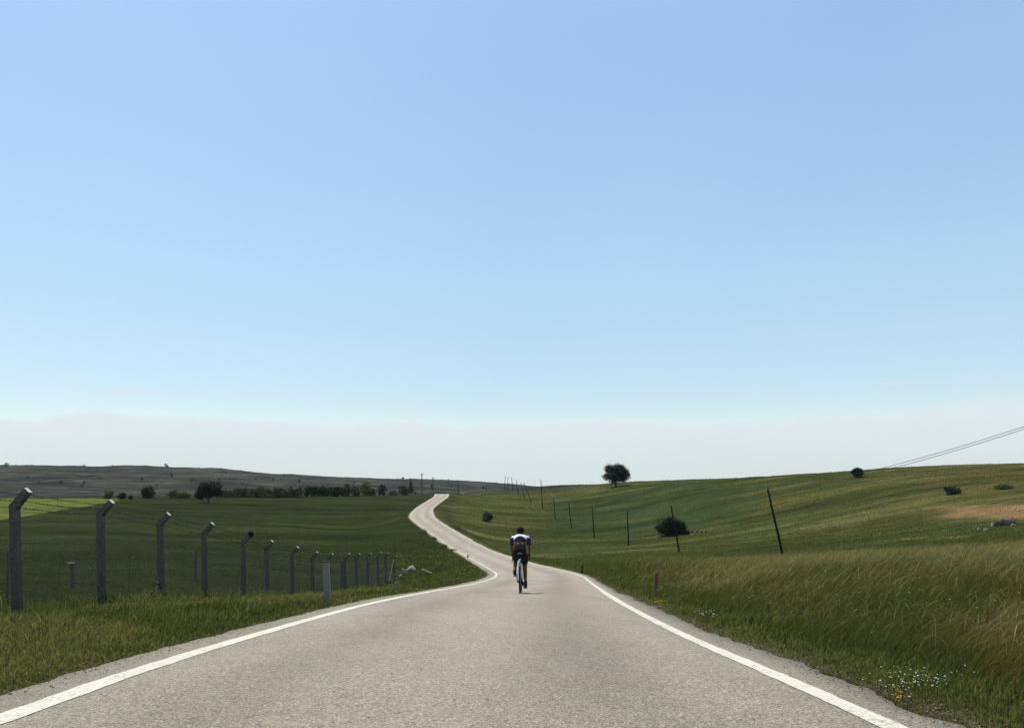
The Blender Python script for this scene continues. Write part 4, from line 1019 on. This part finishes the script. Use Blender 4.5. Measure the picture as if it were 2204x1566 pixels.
# ------------------------------------------------------------------ rocks
def rock(px, py, wpx, hpx, label, seed, mat=m_rock, grp=None, dy=0.0):
    p = on_ground(px, py); k_ = p.y / F; g_ = np.random.default_rng(seed)
    import bmesh
    bm = bmesh.new(); bmesh.ops.create_icosphere(bm, subdivisions=2, radius=1)
    ax = g_.normal(size=(7, 3)); ax /= np.linalg.norm(ax, axis=1)[:, None]
    for v in bm.verts:
        c_ = np.array(v.co); s_ = 1.0
        for a_ in ax:
            dp = c_ @ a_
            if dp > .62: s_ = min(s_, .62 / dp)
        v.co = Vector(c_ * s_ * (1 + g_.normal(0, .02)))
        v.co = Vector((v.co.x * wpx * k_ / 1.5, v.co.y * wpx * k_ / 2, v.co.z * hpx * k_ * 1.3 + hpx * k_ * .45))
    me = bpy.data.meshes.new('rock'); bm.to_mesh(me); bm.free()
    o = link_mesh('rock', me, mat); o.location = p + Vector((0, dy, 0)); o.rotation_euler = (0, 0, g_.uniform(-.4, .4)); tag(o, label, 'rock', grp)
GL = 'pale stones in the grass right of the last fence post'
for i, (a, b_, c_, e, l) in enumerate([(886, 1229, 19, 9, 'largest pale flat boulder right of the last fence post'), (868, 1236, 8, 5, 'pale stone just left below the largest boulder'), (873, 1233, 9, 5, 'stone touching the left side of the largest boulder'), (862, 1244, 9, 5, 'stone low in the grass between last fence post and boulder'),
                                       (855, 1261, 10, 6, 'rounded stone at the foot of the last fence post'), (853, 1240, 5, 4, 'small stone close to the last fence post'), (868, 1228, 5, 4, 'small stone up left of the largest boulder')]):
    rock(a, b_, c_, e, l, 400 + i, grp=GL)
GR = 'boulders of the rock pile on the right slope'
for i, (a, b_, c_, e, l) in enumerate([(2158, 1131, 14, 12, 'tall dark boulder in the middle of the right rock pile'), (2172, 1130, 16, 11, 'wide boulder right of the middle of the rock pile'), (2183, 1128, 8, 8, 'dark boulder at the right end of the rock pile'), (2146, 1133, 12, 8, 'boulder left of the tall dark one in the rock pile'),
                                       (2137, 1135, 9, 7, 'pale boulder left of the rock pile centre'), (2122, 1142, 10, 4, 'flat pale slab lower left of the rock pile'), (2108, 1142, 9, 5, 'leftmost flat pale slab below the rock pile'), (2182, 1133, 9, 4, 'small pale stone under the right end of the rock pile')]):
    rock(a, b_, c_, e, l, 420 + i, simple('dark_rock', (.12, .10, .08), .95, .5, 3, bump=.03) if 'dark' in l or 'wide' in l else m_rock, GR)
GB = 'grey stones right of the large dark bush'
for i, (a, b_, c_, e) in enumerate([(1489, 1147, 7, 5), (1500, 1146, 6, 4), (1510, 1146, 5, 4), (1519, 1147, 5, 3)]):
    rock(a, b_, c_, e, f'dark grey stone, {ORD[i]} in the short row right of the large dark bush', 440 + i, m_conc, GB)
for i, (a, b_, c_, l) in enumerate([(1679, 1095, 5, 'pale stone on the brown strip right of the nearest pole'), (1620, 1098, 4, 'pale stone on the slope left of the nearest pole'), (857 - 2, 1119, 4, 'pale stone left of the far road bend')]):
    rock(a, b_, c_, 3, l, 450 + i)
# fallen white pole
p = on_ground(920, 1236); q = on_ground(935, 1242); mb = MB(); mb.tube([Vector((-.5, .4, .42)), Vector((0.1, 0.1, .2)), Vector((.75, -.4, .0))], [.05, .045, .04], 7)
o = mb.build('fallen_pole', m_pole_white); o.location = p; tag(o, 'slanting white pole half fallen in the grass left of the road corner', 'pole')

# ------------------------------------------------------------------ wildflowers
def flowers(name, label, P, size, cols_, hts, seed):
    g_ = np.random.default_rng(seed); n = len(P); P = np.array(P)
    V = []; Fs = []; C = []
    Z = height(P[:, 0], P[:, 1])
    for i in range(n):
        c_ = Vector((P[i, 0], P[i, 1], Z[i] + hts[i])); s_ = size * g_.uniform(.6, 1.3) / 2; col_ = cols_[g_.integers(0, len(cols_))]
        tl = Vector((g_.normal(0, .3), -.5, 1)).normalized(); a = tl.orthogonal().normalized(); b_ = tl.cross(a); k_ = len(V)
        V.append(c_ + tl * s_ * .35)
        for q in range(6):
            an = q * math.pi / 3; V.append(c_ + (a * math.cos(an) + b_ * math.sin(an)) * s_)
        for q in range(6): Fs.append((k_, k_ + 1 + q, k_ + 1 + (q + 1) % 6))
        C += [col_] * 7
        k_ = len(V); sw = .002
        V += [c_ + Vector((-sw, 0, 0)), c_ + Vector((sw, 0, 0)), Vector((c_.x, c_.y, Z[i]))]; Fs.append((k_, k_ + 1, k_ + 2)); C += [(.06, .08, .02)] * 3
    o = link_mesh(name, np_mesh(name, np.array([tuple(v) for v in V]), np.array(Fs), np.array(C)), m_blade)
    tag(o, label, 'flowers', kind='stuff')
def around(px, py, sx, sy, n, seed):
    g_ = np.random.default_rng(seed); out = []
    for i in range(n):
        q = on_ground(px + g_.normal(0, sx), py + g_.normal(0, sy)); out.append((q.x, q.y))
    return out
WH = [(0.75, 0.75, 0.68), (0.6, 0.62, 0.5)]; YE = [(0.62, 0.42, 0.03), (.5, .3, .03)]
P = around(1975, 1505, 48, 18, 90, 1); flowers('white_flowers', 'clump of small white daisies in the right verge, lower right corner', P, .0095, WH, [.09 + .08 * rng.random() for _ in P], 2)
P = around(1935, 1512, 14, 7, 26, 3); flowers('yellow_flowers', 'small yellow flowers below the daisies at the right asphalt edge', P, .012, YE, [.04 + .03 * rng.random() for _ in P], 4)
P = around(1420, 1303, 10, 4, 60, 5); flowers('yellow_flowers', 'yellow-orange flower patch at the right road edge below the red marker', P, .022, [(.38, .24, .03), (.3, .17, .03)], [.04 + .04 * rng.random() for _ in P], 6)
P = around(1535, 1347, 16, 5, 22, 7); flowers('white_flowers', 'few white flowers on the right verge halfway to the red marker', P, .013, WH, [.14 + .04 * rng.random() for _ in P], 8)
P = [(a * b_, b_) for a, b_ in zip(rng.uniform(-.62, -.16, 240), 5.5 * (8 ** rng.random(240)))]
P = [q for q in P if abs(road_dist(np.array([q[0]]), np.array([q[1]]))[0][0]) > 3.1 and abs(road_dist(np.array([q[0]]), np.array([q[1]]))[0][0]) < 9]
flowers('white_flowers', 'white and yellowish flower heads sprinkled over the left verge', P, .013, [(.42, .42, .34), (.3, .28, .12)], [.08 + .18 * rng.random() for _ in P], 10)
P = [(a * b_, b_) for a, b_ in zip(rng.uniform(.1, .62, 160), 7 * (6 ** rng.random(160)))]
P = [q for q in P if q[0] > 3.6 + .0 * q[1]]
flowers('white_flowers', 'sparse white flower heads among the tall grass on the right', P, .014, [(.45, .44, .34)], [.35 + .2 * rng.random() for _ in P], 12)

# ------------------------------------------------------------------ bicycle and rider
m_tyre = simple('tyre_rubber', (0.013, 0.013, 0.013), 0.9, .2, 60, spec=.1)
m_frame = simple('white_frame_paint', (0.60, 0.58, 0.56), 0.25, .04, 10, spec=.5)
m_alloy = simple('alloy', (0.45, 0.45, 0.46), 0.3, .1, 40, metal=.9)
m_skin = simple('skin', (0.15, 0.075, 0.045), 0.75, .08, 20, spec=.15)
m_shorts = simple('dark_lycra', (0.012, 0.019, 0.023), 0.85, .15, 30, spec=.1)
m_helm = simple('helmet_shell', (0.008, 0.008, 0.012), 0.75, .1, 20, spec=.15)
m_shoe = simple('shoe_black', (0.018, 0.017, 0.018), 0.5, .1, 20)
m_jersey, nt = new_mat('jersey_fabric'); t = NT(nt); t.out(t.bsdf(t.attr('tint'), .9, t.noise(t.coord(), 90, 3), .002, .4, spec=.08).outputs[0])
BIKE_D = 20.55
_k = int(np.argmin(np.abs(CL[:, 1] - BIKE_D))); bx0 = 0.195
hd = 0.042; slope = math.atan2(CL[_k + 4, 2] - CL[_k - 4, 2], SL[_k + 4] - SL[_k - 4])
broot_loc = Vector((bx0, BIKE_D, CL[_k, 2] - 0.003)); brot = (slope, R_(-0.5), -hd)
bike = empty('bicycle', broot_loc, brot); tag(bike, 'white-framed road bicycle ridden away along the asphalt', 'bicycle')
rider = empty('person', broot_loc, brot); tag(rider, 'cyclist seen from behind in white, blue and black jersey, dark shorts and black helmet', 'person')
RW = Vector((0, 0, .34)); FWp = Vector((0, .99, .34)); BB = Vector((0, .41, .27)); ST = Vector((0, .245, .80)); HT = Vector((0, .80, .86)); HB = Vector((0, .84, .74))
def wheel(name, c_):
    root = None
    mb = MB(); pts = [c_ + Vector((0, math.cos(a) * .325, math.sin(a) * .325)) for a in np.linspace(0, 2 * math.pi, 40, endpoint=False)]
    mb.tube(pts, [(.017, .015)] * 40, 8, closed=True); o = mb.build('wheel', m_tyre, bike, smooth=True)
    mb = MB(); pts = [c_ + Vector((0, math.cos(a) * .300, math.sin(a) * .300)) for a in np.linspace(0, 2 * math.pi, 40, endpoint=False)]
    mb.tube(pts, [(.011, .014)] * 40, 6, closed=True); mb.build('rim', m_black, o, smooth=True)
    mb = MB(); mb.tube([c_ + Vector((-.05, 0, 0)), c_ + Vector((.05, 0, 0))], .018, 8)
    for i in range(24):
        a = i * math.pi / 12; s_ = .03 if i % 2 else -.03; mb.tube([c_ + Vector((s_, 0, 0)), c_ + Vector((0, math.cos(a) * .3, math.sin(a) * .3))], .0012, 3, cap=False)
    mb.build('spokes', m_alloy, o)
wheel('wheel', RW); wheel('wheel', FWp)
mb = MB()
mb.tube([BB, ST], .017, 8); mb.tube([BB, HB], .021, 8); mb.tube([ST + Vector((0, 0, -.03)), HT], .015, 8); mb.tube([HB, HT], .019, 8)
for s_ in (-1, 1):
    mb.tube([ST + Vector((s_ * .018, 0, -.04)), Vector((s_ * .045, .06, .52)), RW + Vector((s_ * .062, 0, 0))], [.012, .012, .010], 6)
    mb.tube([BB + Vector((s_ * .03, 0, 0)), RW + Vector((s_ * .062, 0, 0))], .010, 6)
mb.build('frame', m_frame, bike, smooth=True)
mb = MB()
for s_ in (-1, 1): mb.tube([HB + Vector((0, .01, -.02)), HB + Vector((s_ * .05, .04, -.06)), FWp + Vector((s_ * .055, 0, 0))], [.015, .015, .009], 6)
mb.build('fork', m_frame, bike, smooth=True)
mb = MB(); mb.tube([ST + Vector((0, 0, -.02)), Vector((0, .205, .955))], .0135, 8); mb.build('seat_post', m_black, bike)
mb = MB()
mb.tube([(0, .07, .965), (0, .12, .972), (0, .22, .968), (0, .33, .962)], [(.045, .012), (.072, .024), (.045, .02), (.016, .014)], 12); sdl = mb.build('saddle', m_black, bike, smooth=True)
mb = MB(); mb.tube([(-.055, .062, .962), (-.035, .058, .984), (0, .056, .992), (.035, .058, .984), (.055, .062, .962)], .006, 6); mb.build('saddle_trim', m_pole_white, sdl, smooth=True)
STM = Vector((0, .87, .94))
mb = MB(); mb.tube([HT, HT + Vector((0, .0, .06)), STM], .016, 8); mb.build('stem', m_black, bike)
mb = MB()
bar = []
for s_ in (-1, 1):
    mb.tube([STM, STM + Vector((s_ * .12, 0, 0)), STM + Vector((s_ * .19, .005, 0)), STM + Vector((s_ * .21, .05, -.01)), STM + Vector((s_ * .213, .09, -.03)), STM + Vector((s_ * .216, .09, -.09)), STM + Vector((s_ * .22, .05, -.135)), STM + Vector((s_ * .222, -.04, -.14))], .0155, 8)
mb.build('handlebar', m_black, bike, smooth=True)
for s_ in (-1, 1):
    mb = MB(); mb.tube([STM + Vector((s_ * .212, .08, -.02)), STM + Vector((s_ * .212, .13, .03)), STM + Vector((s_ * .212, .15, .055))], [.017, .018, .012], 8)
    mb.tube([STM + Vector((s_ * .214, .14, .02)), STM + Vector((s_ * .218, .15, -.05)), STM + Vector((s_ * .22, .12, -.11))], .007, 6); mb.build('brake_lever', m_black, bike, smooth=True)
ca = R_(38)  # right crank down-forward
PR = BB + Vector((.12, .17 * math.cos(R_(-62)), .17 * math.sin(R_(-62)))); PL = BB + Vector((-.12, -.17 * math.cos(R_(-62)), -.17 * math.sin(R_(-62))))
mb = MB(); mb.tube([BB + Vector((.07, 0, 0)), Vector((.085, PR.y, PR.z))], .013, 6); mb.tube([BB + Vector((-.07, 0, 0)), Vector((-.085, PL.y, PL.z))], .013, 6); mb.tube([BB + Vector((-.07, 0, 0)), BB + Vector((.07, 0, 0))], .022, 8)
mb.tube([BB + Vector((.05, 0, 0)), BB + Vector((.056, 0, 0))], .10, 20); mb.build('crankset', m_black, bike)
for s_, P_ in ((1, PR), (-1, PL)):
    mb = MB(); mb.box(P_, (.09, .07, .02)); mb.build('pedal', m_black, bike)
mb = MB(); mb.tube([RW + Vector((.05, 0, 0)), RW + Vector((.062, .0, -.06)), RW + Vector((.06, .03, -.15))], [.016, .018, .012], 6)
mb.tube([RW + Vector((.035, 0, 0)), RW + Vector((.05, 0, 0))], .045, 14); mb.build('rear_derailleur', m_black, bike)

# rider skeleton (one continuous skinned body)
def skin(name, verts, edges, radii, mat, parent, root=0, sub=2):
    me = bpy.data.meshes.new(name); me.from_pydata([tuple(v) for v in verts], edges, []); me.update()
    o = link_mesh(name, me, mat, parent)
    sk = o.modifiers.new('skin', 'SKIN'); sk.use_smooth_shade = True
    o.data.skin_vertices[0].data[0].radius
    for i, r_ in enumerate(radii):
        sv = o.data.skin_vertices[0].data[i]; sv.radius = r_ if isinstance(r_, tuple) else (r_, r_); sv.use_root = (i == root)
    sm = o.modifiers.new('sub', 'SUBSURF'); sm.levels = sub; sm.render_levels = sub
    return o
pel = Vector((0, .22, 1.03)); 
J = dict(pel=pel, waist=Vector((0, .34, 1.17)), chest=Vector((0, .49, 1.31)), neckb=Vector((0, .60, 1.405)), neck=Vector((0, .66, 1.455)), head=Vector((.0, .70, 1.53)), crown=Vector((0, .715, 1.60)))
verts = []; radii = []; idm = {}; edges = []
def jv(k_, p_, r_, par=None):
    idm[k_] = len(verts); verts.append(Vector(p_)); radii.append(r_)
    if par: edges.append((idm[par], idm[k_]))
jv('pel', J['pel'], (.12, .10)); jv('waist', J['waist'], (.11, .09), 'pel'); jv('chest', J['chest'], (.135, .10), 'waist'); jv('neckb', J['neckb'], (.075, .065), 'chest')
jv('neck', J['neck'], .052, 'neckb'); jv('jaw', (0, .70, 1.495), (.062, .068), 'neck'); jv('head', (0, .70, 1.545), (.074, .088), 'jaw'); jv('crown', (0, .695, 1.60), (.055, .065), 'head')
HND = {}
for s_, nm in ((1, 'r'), (-1, 'l')):
    jv('sh' + nm, (s_ * .165, .575, 1.375), .058, 'chest'); jv('el' + nm, (s_ * .222, .74, 1.165), .040, 'sh' + nm); jv('fa' + nm, (s_ * .224, .82, 1.09), .036, 'el' + nm); jv('wr' + nm, (s_ * .214, .935, .995), .026, 'fa' + nm)
    jv('ha' + nm, (s_ * .211, .985, .972), (.030, .020), 'wr' + nm)
    jv('hp' + nm, (s_ * .080, .245, .99), .080, 'pel')
def legj(nm, s_, ped, kn, ank, toe):
    jv('th' + nm, Vector((s_ * .10, .235, .985)).lerp(Vector(kn), .5), .080, 'hp' + nm); jv('kn' + nm, kn, .056, 'th' + nm)
    kv = Vector(kn); av = Vector(ank)
    jv('cf' + nm, kv.lerp(av, .35) + Vector((0, -.025, 0)), .055, 'kn' + nm); jv('ak' + nm, ank, .034, 'cf' + nm); jv('hl' + nm, av + Vector((0, -.03, -.05)), .033, 'ak' + nm); jv('to' + nm, toe, .030, 'ak' + nm)
KR = Vector((.115, .475, .62)); AR = Vector((.135, .40, .235)); TR = Vector((.13, PR.y + .05, PR.z + .05))
KL = Vector((-.125, .60, .80)); AL = Vector((-.135, .235, .55)); TL = Vector((-.13, PL.y + .06, PL.z + .05))
AR = Vector((.132, PR.y - .10, PR.z + .14)); AL = Vector((-.132, PL.y - .09, PL.z + .13))
legj('r', 1, PR, KR, AR, TR); legj('l', -1, PL, KL, AL, TL)
body = skin('body', verts, edges, radii, m_skin, rider, 0, 2)
# nose and ears belong to the face in front of the head
# gloves with five fingers closed on the hoods
for s_ in (1, -1):
    c0 = Vector((s_ * .211, .985, .972)); gv = [c0 + Vector((0, -.035, .008)), c0, c0 + Vector((0, .035, -.002))]; gr = [.030, (.040, .024), (.040, .020)]; ge = [(0, 1), (1, 2)]
    for f_ in range(4):
        off = (-.030 + .020 * f_) * s_; L_ = (.9, 1.05, 1.0, .8)[f_]
        b_ = len(gv); gv += [c0 + Vector((off, .055, -.004)), c0 + Vector((off, .055 + .028 * L_, -.022)), c0 + Vector((off * .9, .05 + .02 * L_, -.050 * L_))]; gr += [.0095, .009, .008]; ge += [(2, b_), (b_, b_ + 1), (b_ + 1, b_ + 2)]
    b_ = len(gv); gv += [c0 + Vector((-s_ * .038, .005, -.012)), c0 + Vector((-s_ * .034, .038, -.034))]; gr += [.011, .009]; ge += [(1, b_), (b_, b_ + 1)]
    skin('glove', gv, ge, gr, m_black, rider, 1, 1)
# shorts
mbv = [J['pel'] + Vector((0, .05, .07)), J['pel'], Vector((.095, .24, .98)), Vector((.1, .24, .98)).lerp(KR, .5), Vector((.1, .24, .98)).lerp(KR, .74), Vector((-.095, .24, .98)), Vector((-.1, .24, .98)).lerp(KL, .5), Vector((-.1, .24, .98)).lerp(KL, .78)]
skin('shorts', mbv, [(0, 1), (1, 2), (2, 3), (3, 4), (1, 5), (5, 6), (6, 7)], [(.145, .125), (.145, .125), .120, .102, .090, .120, .104, .094], m_shorts, rider, 1, 2)
# jersey: lofted torso with shoulders, plus sleeves, in one mesh
mb = MB()
spine = [(0, .20, 1.00), (0, .25, 1.08), (0, .34, 1.17), (0, .42, 1.25), (0, .49, 1.315), (0, .545, 1.365), (0, .59, 1.40), (0, .625, 1.428), (0, .645, 1.445)]
rad_ = [(.160, .115), (.156, .122), (.150, .115), (.163, .118), (.182, .122), (.196, .112), (.180, .095), (.110, .075), (.062, .055)]
mb.tube(spine, rad_, 24)
for s_ in (1, -1):
    mb.tube([(s_ * .12, .555, 1.375), (s_ * .175, .58, 1.375), (s_ * .206, .625, 1.315), (s_ * .222, .68, 1.245), (s_ * .226, .705, 1.21)], [.062, .068, .062, .054, .050], 14)
def jcol(p_):
    x_, y_, z_ = p_; a = abs(x_)
    if a > .165 and z_ < 1.385: return (.20, .06, .035) if z_ < 1.215 else (.022, .036, .10)
    if z_ > 1.425 - a * a * 3.2: return (.78, .80, .86)
    if 1.235 < z_ < 1.25: return (.16, .13, .12)
    if z_ < 1.15: return (.012, .017, .021)
    if a > .135 and z_ < 1.33: return (.16, .05, .045)
    return (.011, .011, .012)
mb2 = MB(); mb2.v = mb.v; mb2.f = mb.f; mb2.c = mb.c
me = bpy.data.meshes.new('jersey'); me.from_pydata(mb.v, [], mb.f)
for p_ in me.polygons: p_.use_smooth = True
o = link_mesh('jersey', me, m_jersey, rider)
import bmesh
bm = bmesh.new(); bm.from_mesh(me); bmesh.ops.subdivide_edges(bm, edges=bm.edges[:], cuts=2, use_grid_fill=True, smooth=0); bm.to_mesh(me); bm.free()
a_ = me.color_attributes.new('tint', 'FLOAT_COLOR', 'POINT')
for i, v in enumerate(me.vertices): a_.data[i].color = (*jcol(v.co), 1)
# broken line of lettering across the back pocket edge (unreadable in the photo), as small raised dashes
mb = MB(); g_ = np.random.default_rng(9); x_ = -.085
while x_ < .085:
    w_ = g_.uniform(.006, .016); mb.box((x_ + w_ / 2, .315, 1.262 + g_.normal(0, .003)), (w_, .006, .010 + g_.uniform(0, .008)), Matrix.Rotation(R_(-40), 3, 'X')); x_ += w_ + .005
mb.build('lettering', m_pole_white, o)
# helmet
mb = MB(); hc = Vector((0, .70, 1.555))
prof = [(-.145, .038, -.015), (-.132, .072, -.012), (-.095, .096, .0), (-.03, .107, .012), (.04, .105, .012), (.10, .086, .0), (.15, .048, -.018), (.165, .018, -.03)]
mb.tube([hc + Vector((0, y_, .018 + dz)) for y_, r_, dz in prof], [(r_ * .97, r_ * .86) for y_, r_, dz in prof], 18)
h_o = mb.build('helmet', m_helm, rider, smooth=True)
mb = MB()
for s_ in (-.06, -.02, .02, .06):
    mb.tube([hc + Vector((s_, -.10, .055)), hc + Vector((s_, -.02, .088 - abs(s_) * .2)), hc + Vector((s_, .08, .075 - abs(s_) * .2))], [.008, .011, .008], 6)
mb.build('helmet_rib', m_black, h_o, smooth=True)
mb = MB()
for s_ in (-1, 1): mb.tube([hc + Vector((s_ * .085, .02, -.01)), hc + Vector((s_ * .06, .03, -.10)), hc + Vector((0, .05, -.125))], .005, 5)
mb.build('helmet_strap', m_black, h_o)
mb = MB(); mb.tube([hc + Vector((0, -.095, -.035)), hc + Vector((0, -.03, -.02)), hc + Vector((0, .02, .0))], [(.05, .03), (.078, .045), (.08, .05)], 12); mb.build('hair', m_black, rider, smooth=True)
# shoes
for s_, A_, T_ in ((1, AR, TR), (-1, AL, TL)):
    hl = A_ + Vector((0, -.035, -.062)); mb = MB()
    mb.tube([A_ + Vector((0, -.005, .035)), A_ + Vector((0, -.012, -.01)), A_ + Vector((0, -.02, -.045))], [.042, .044, .046], 10)
    mb.tube([hl + Vector((0, -.02, 0)), hl + Vector((0, .03, .0)), hl.lerp(T_, .55) + Vector((0, 0, -.005)), T_ + Vector((0, .0, -.012)), T_ + Vector((0, .055, -.025))], [(.030, .028), (.040, .040), (.044, .036), (.047, .028), (.028, .018)], 12)
    mb.build('shoe', m_shoe, rider, smooth=True)

# ------------------------------------------------------------------ air
mb = MB(); zlo = float(ZZ.min()) - 1.0
mb.box((0, 1280, (zlo + 75) / 2), (6600, 2760, 75 - zlo)); hz, nt = new_mat('haze_air'); t = NT(nt)
pv = t.n('ShaderNodeVolumePrincipled'); pv.inputs['Color'].default_value = (.80, .88, .95, 1); pv.inputs['Density'].default_value = 0.00004; pv.inputs['Anisotropy'].default_value = 0.2
oo = t.n('ShaderNodeOutputMaterial'); nt.links.new(pv.outputs[0], oo.inputs['Volume'])
o = mb.build('haze', hz); tag(o, kind='stuff')
print('ground z', ZZ.min(), ZZ.max(), 'tallgrass', n)
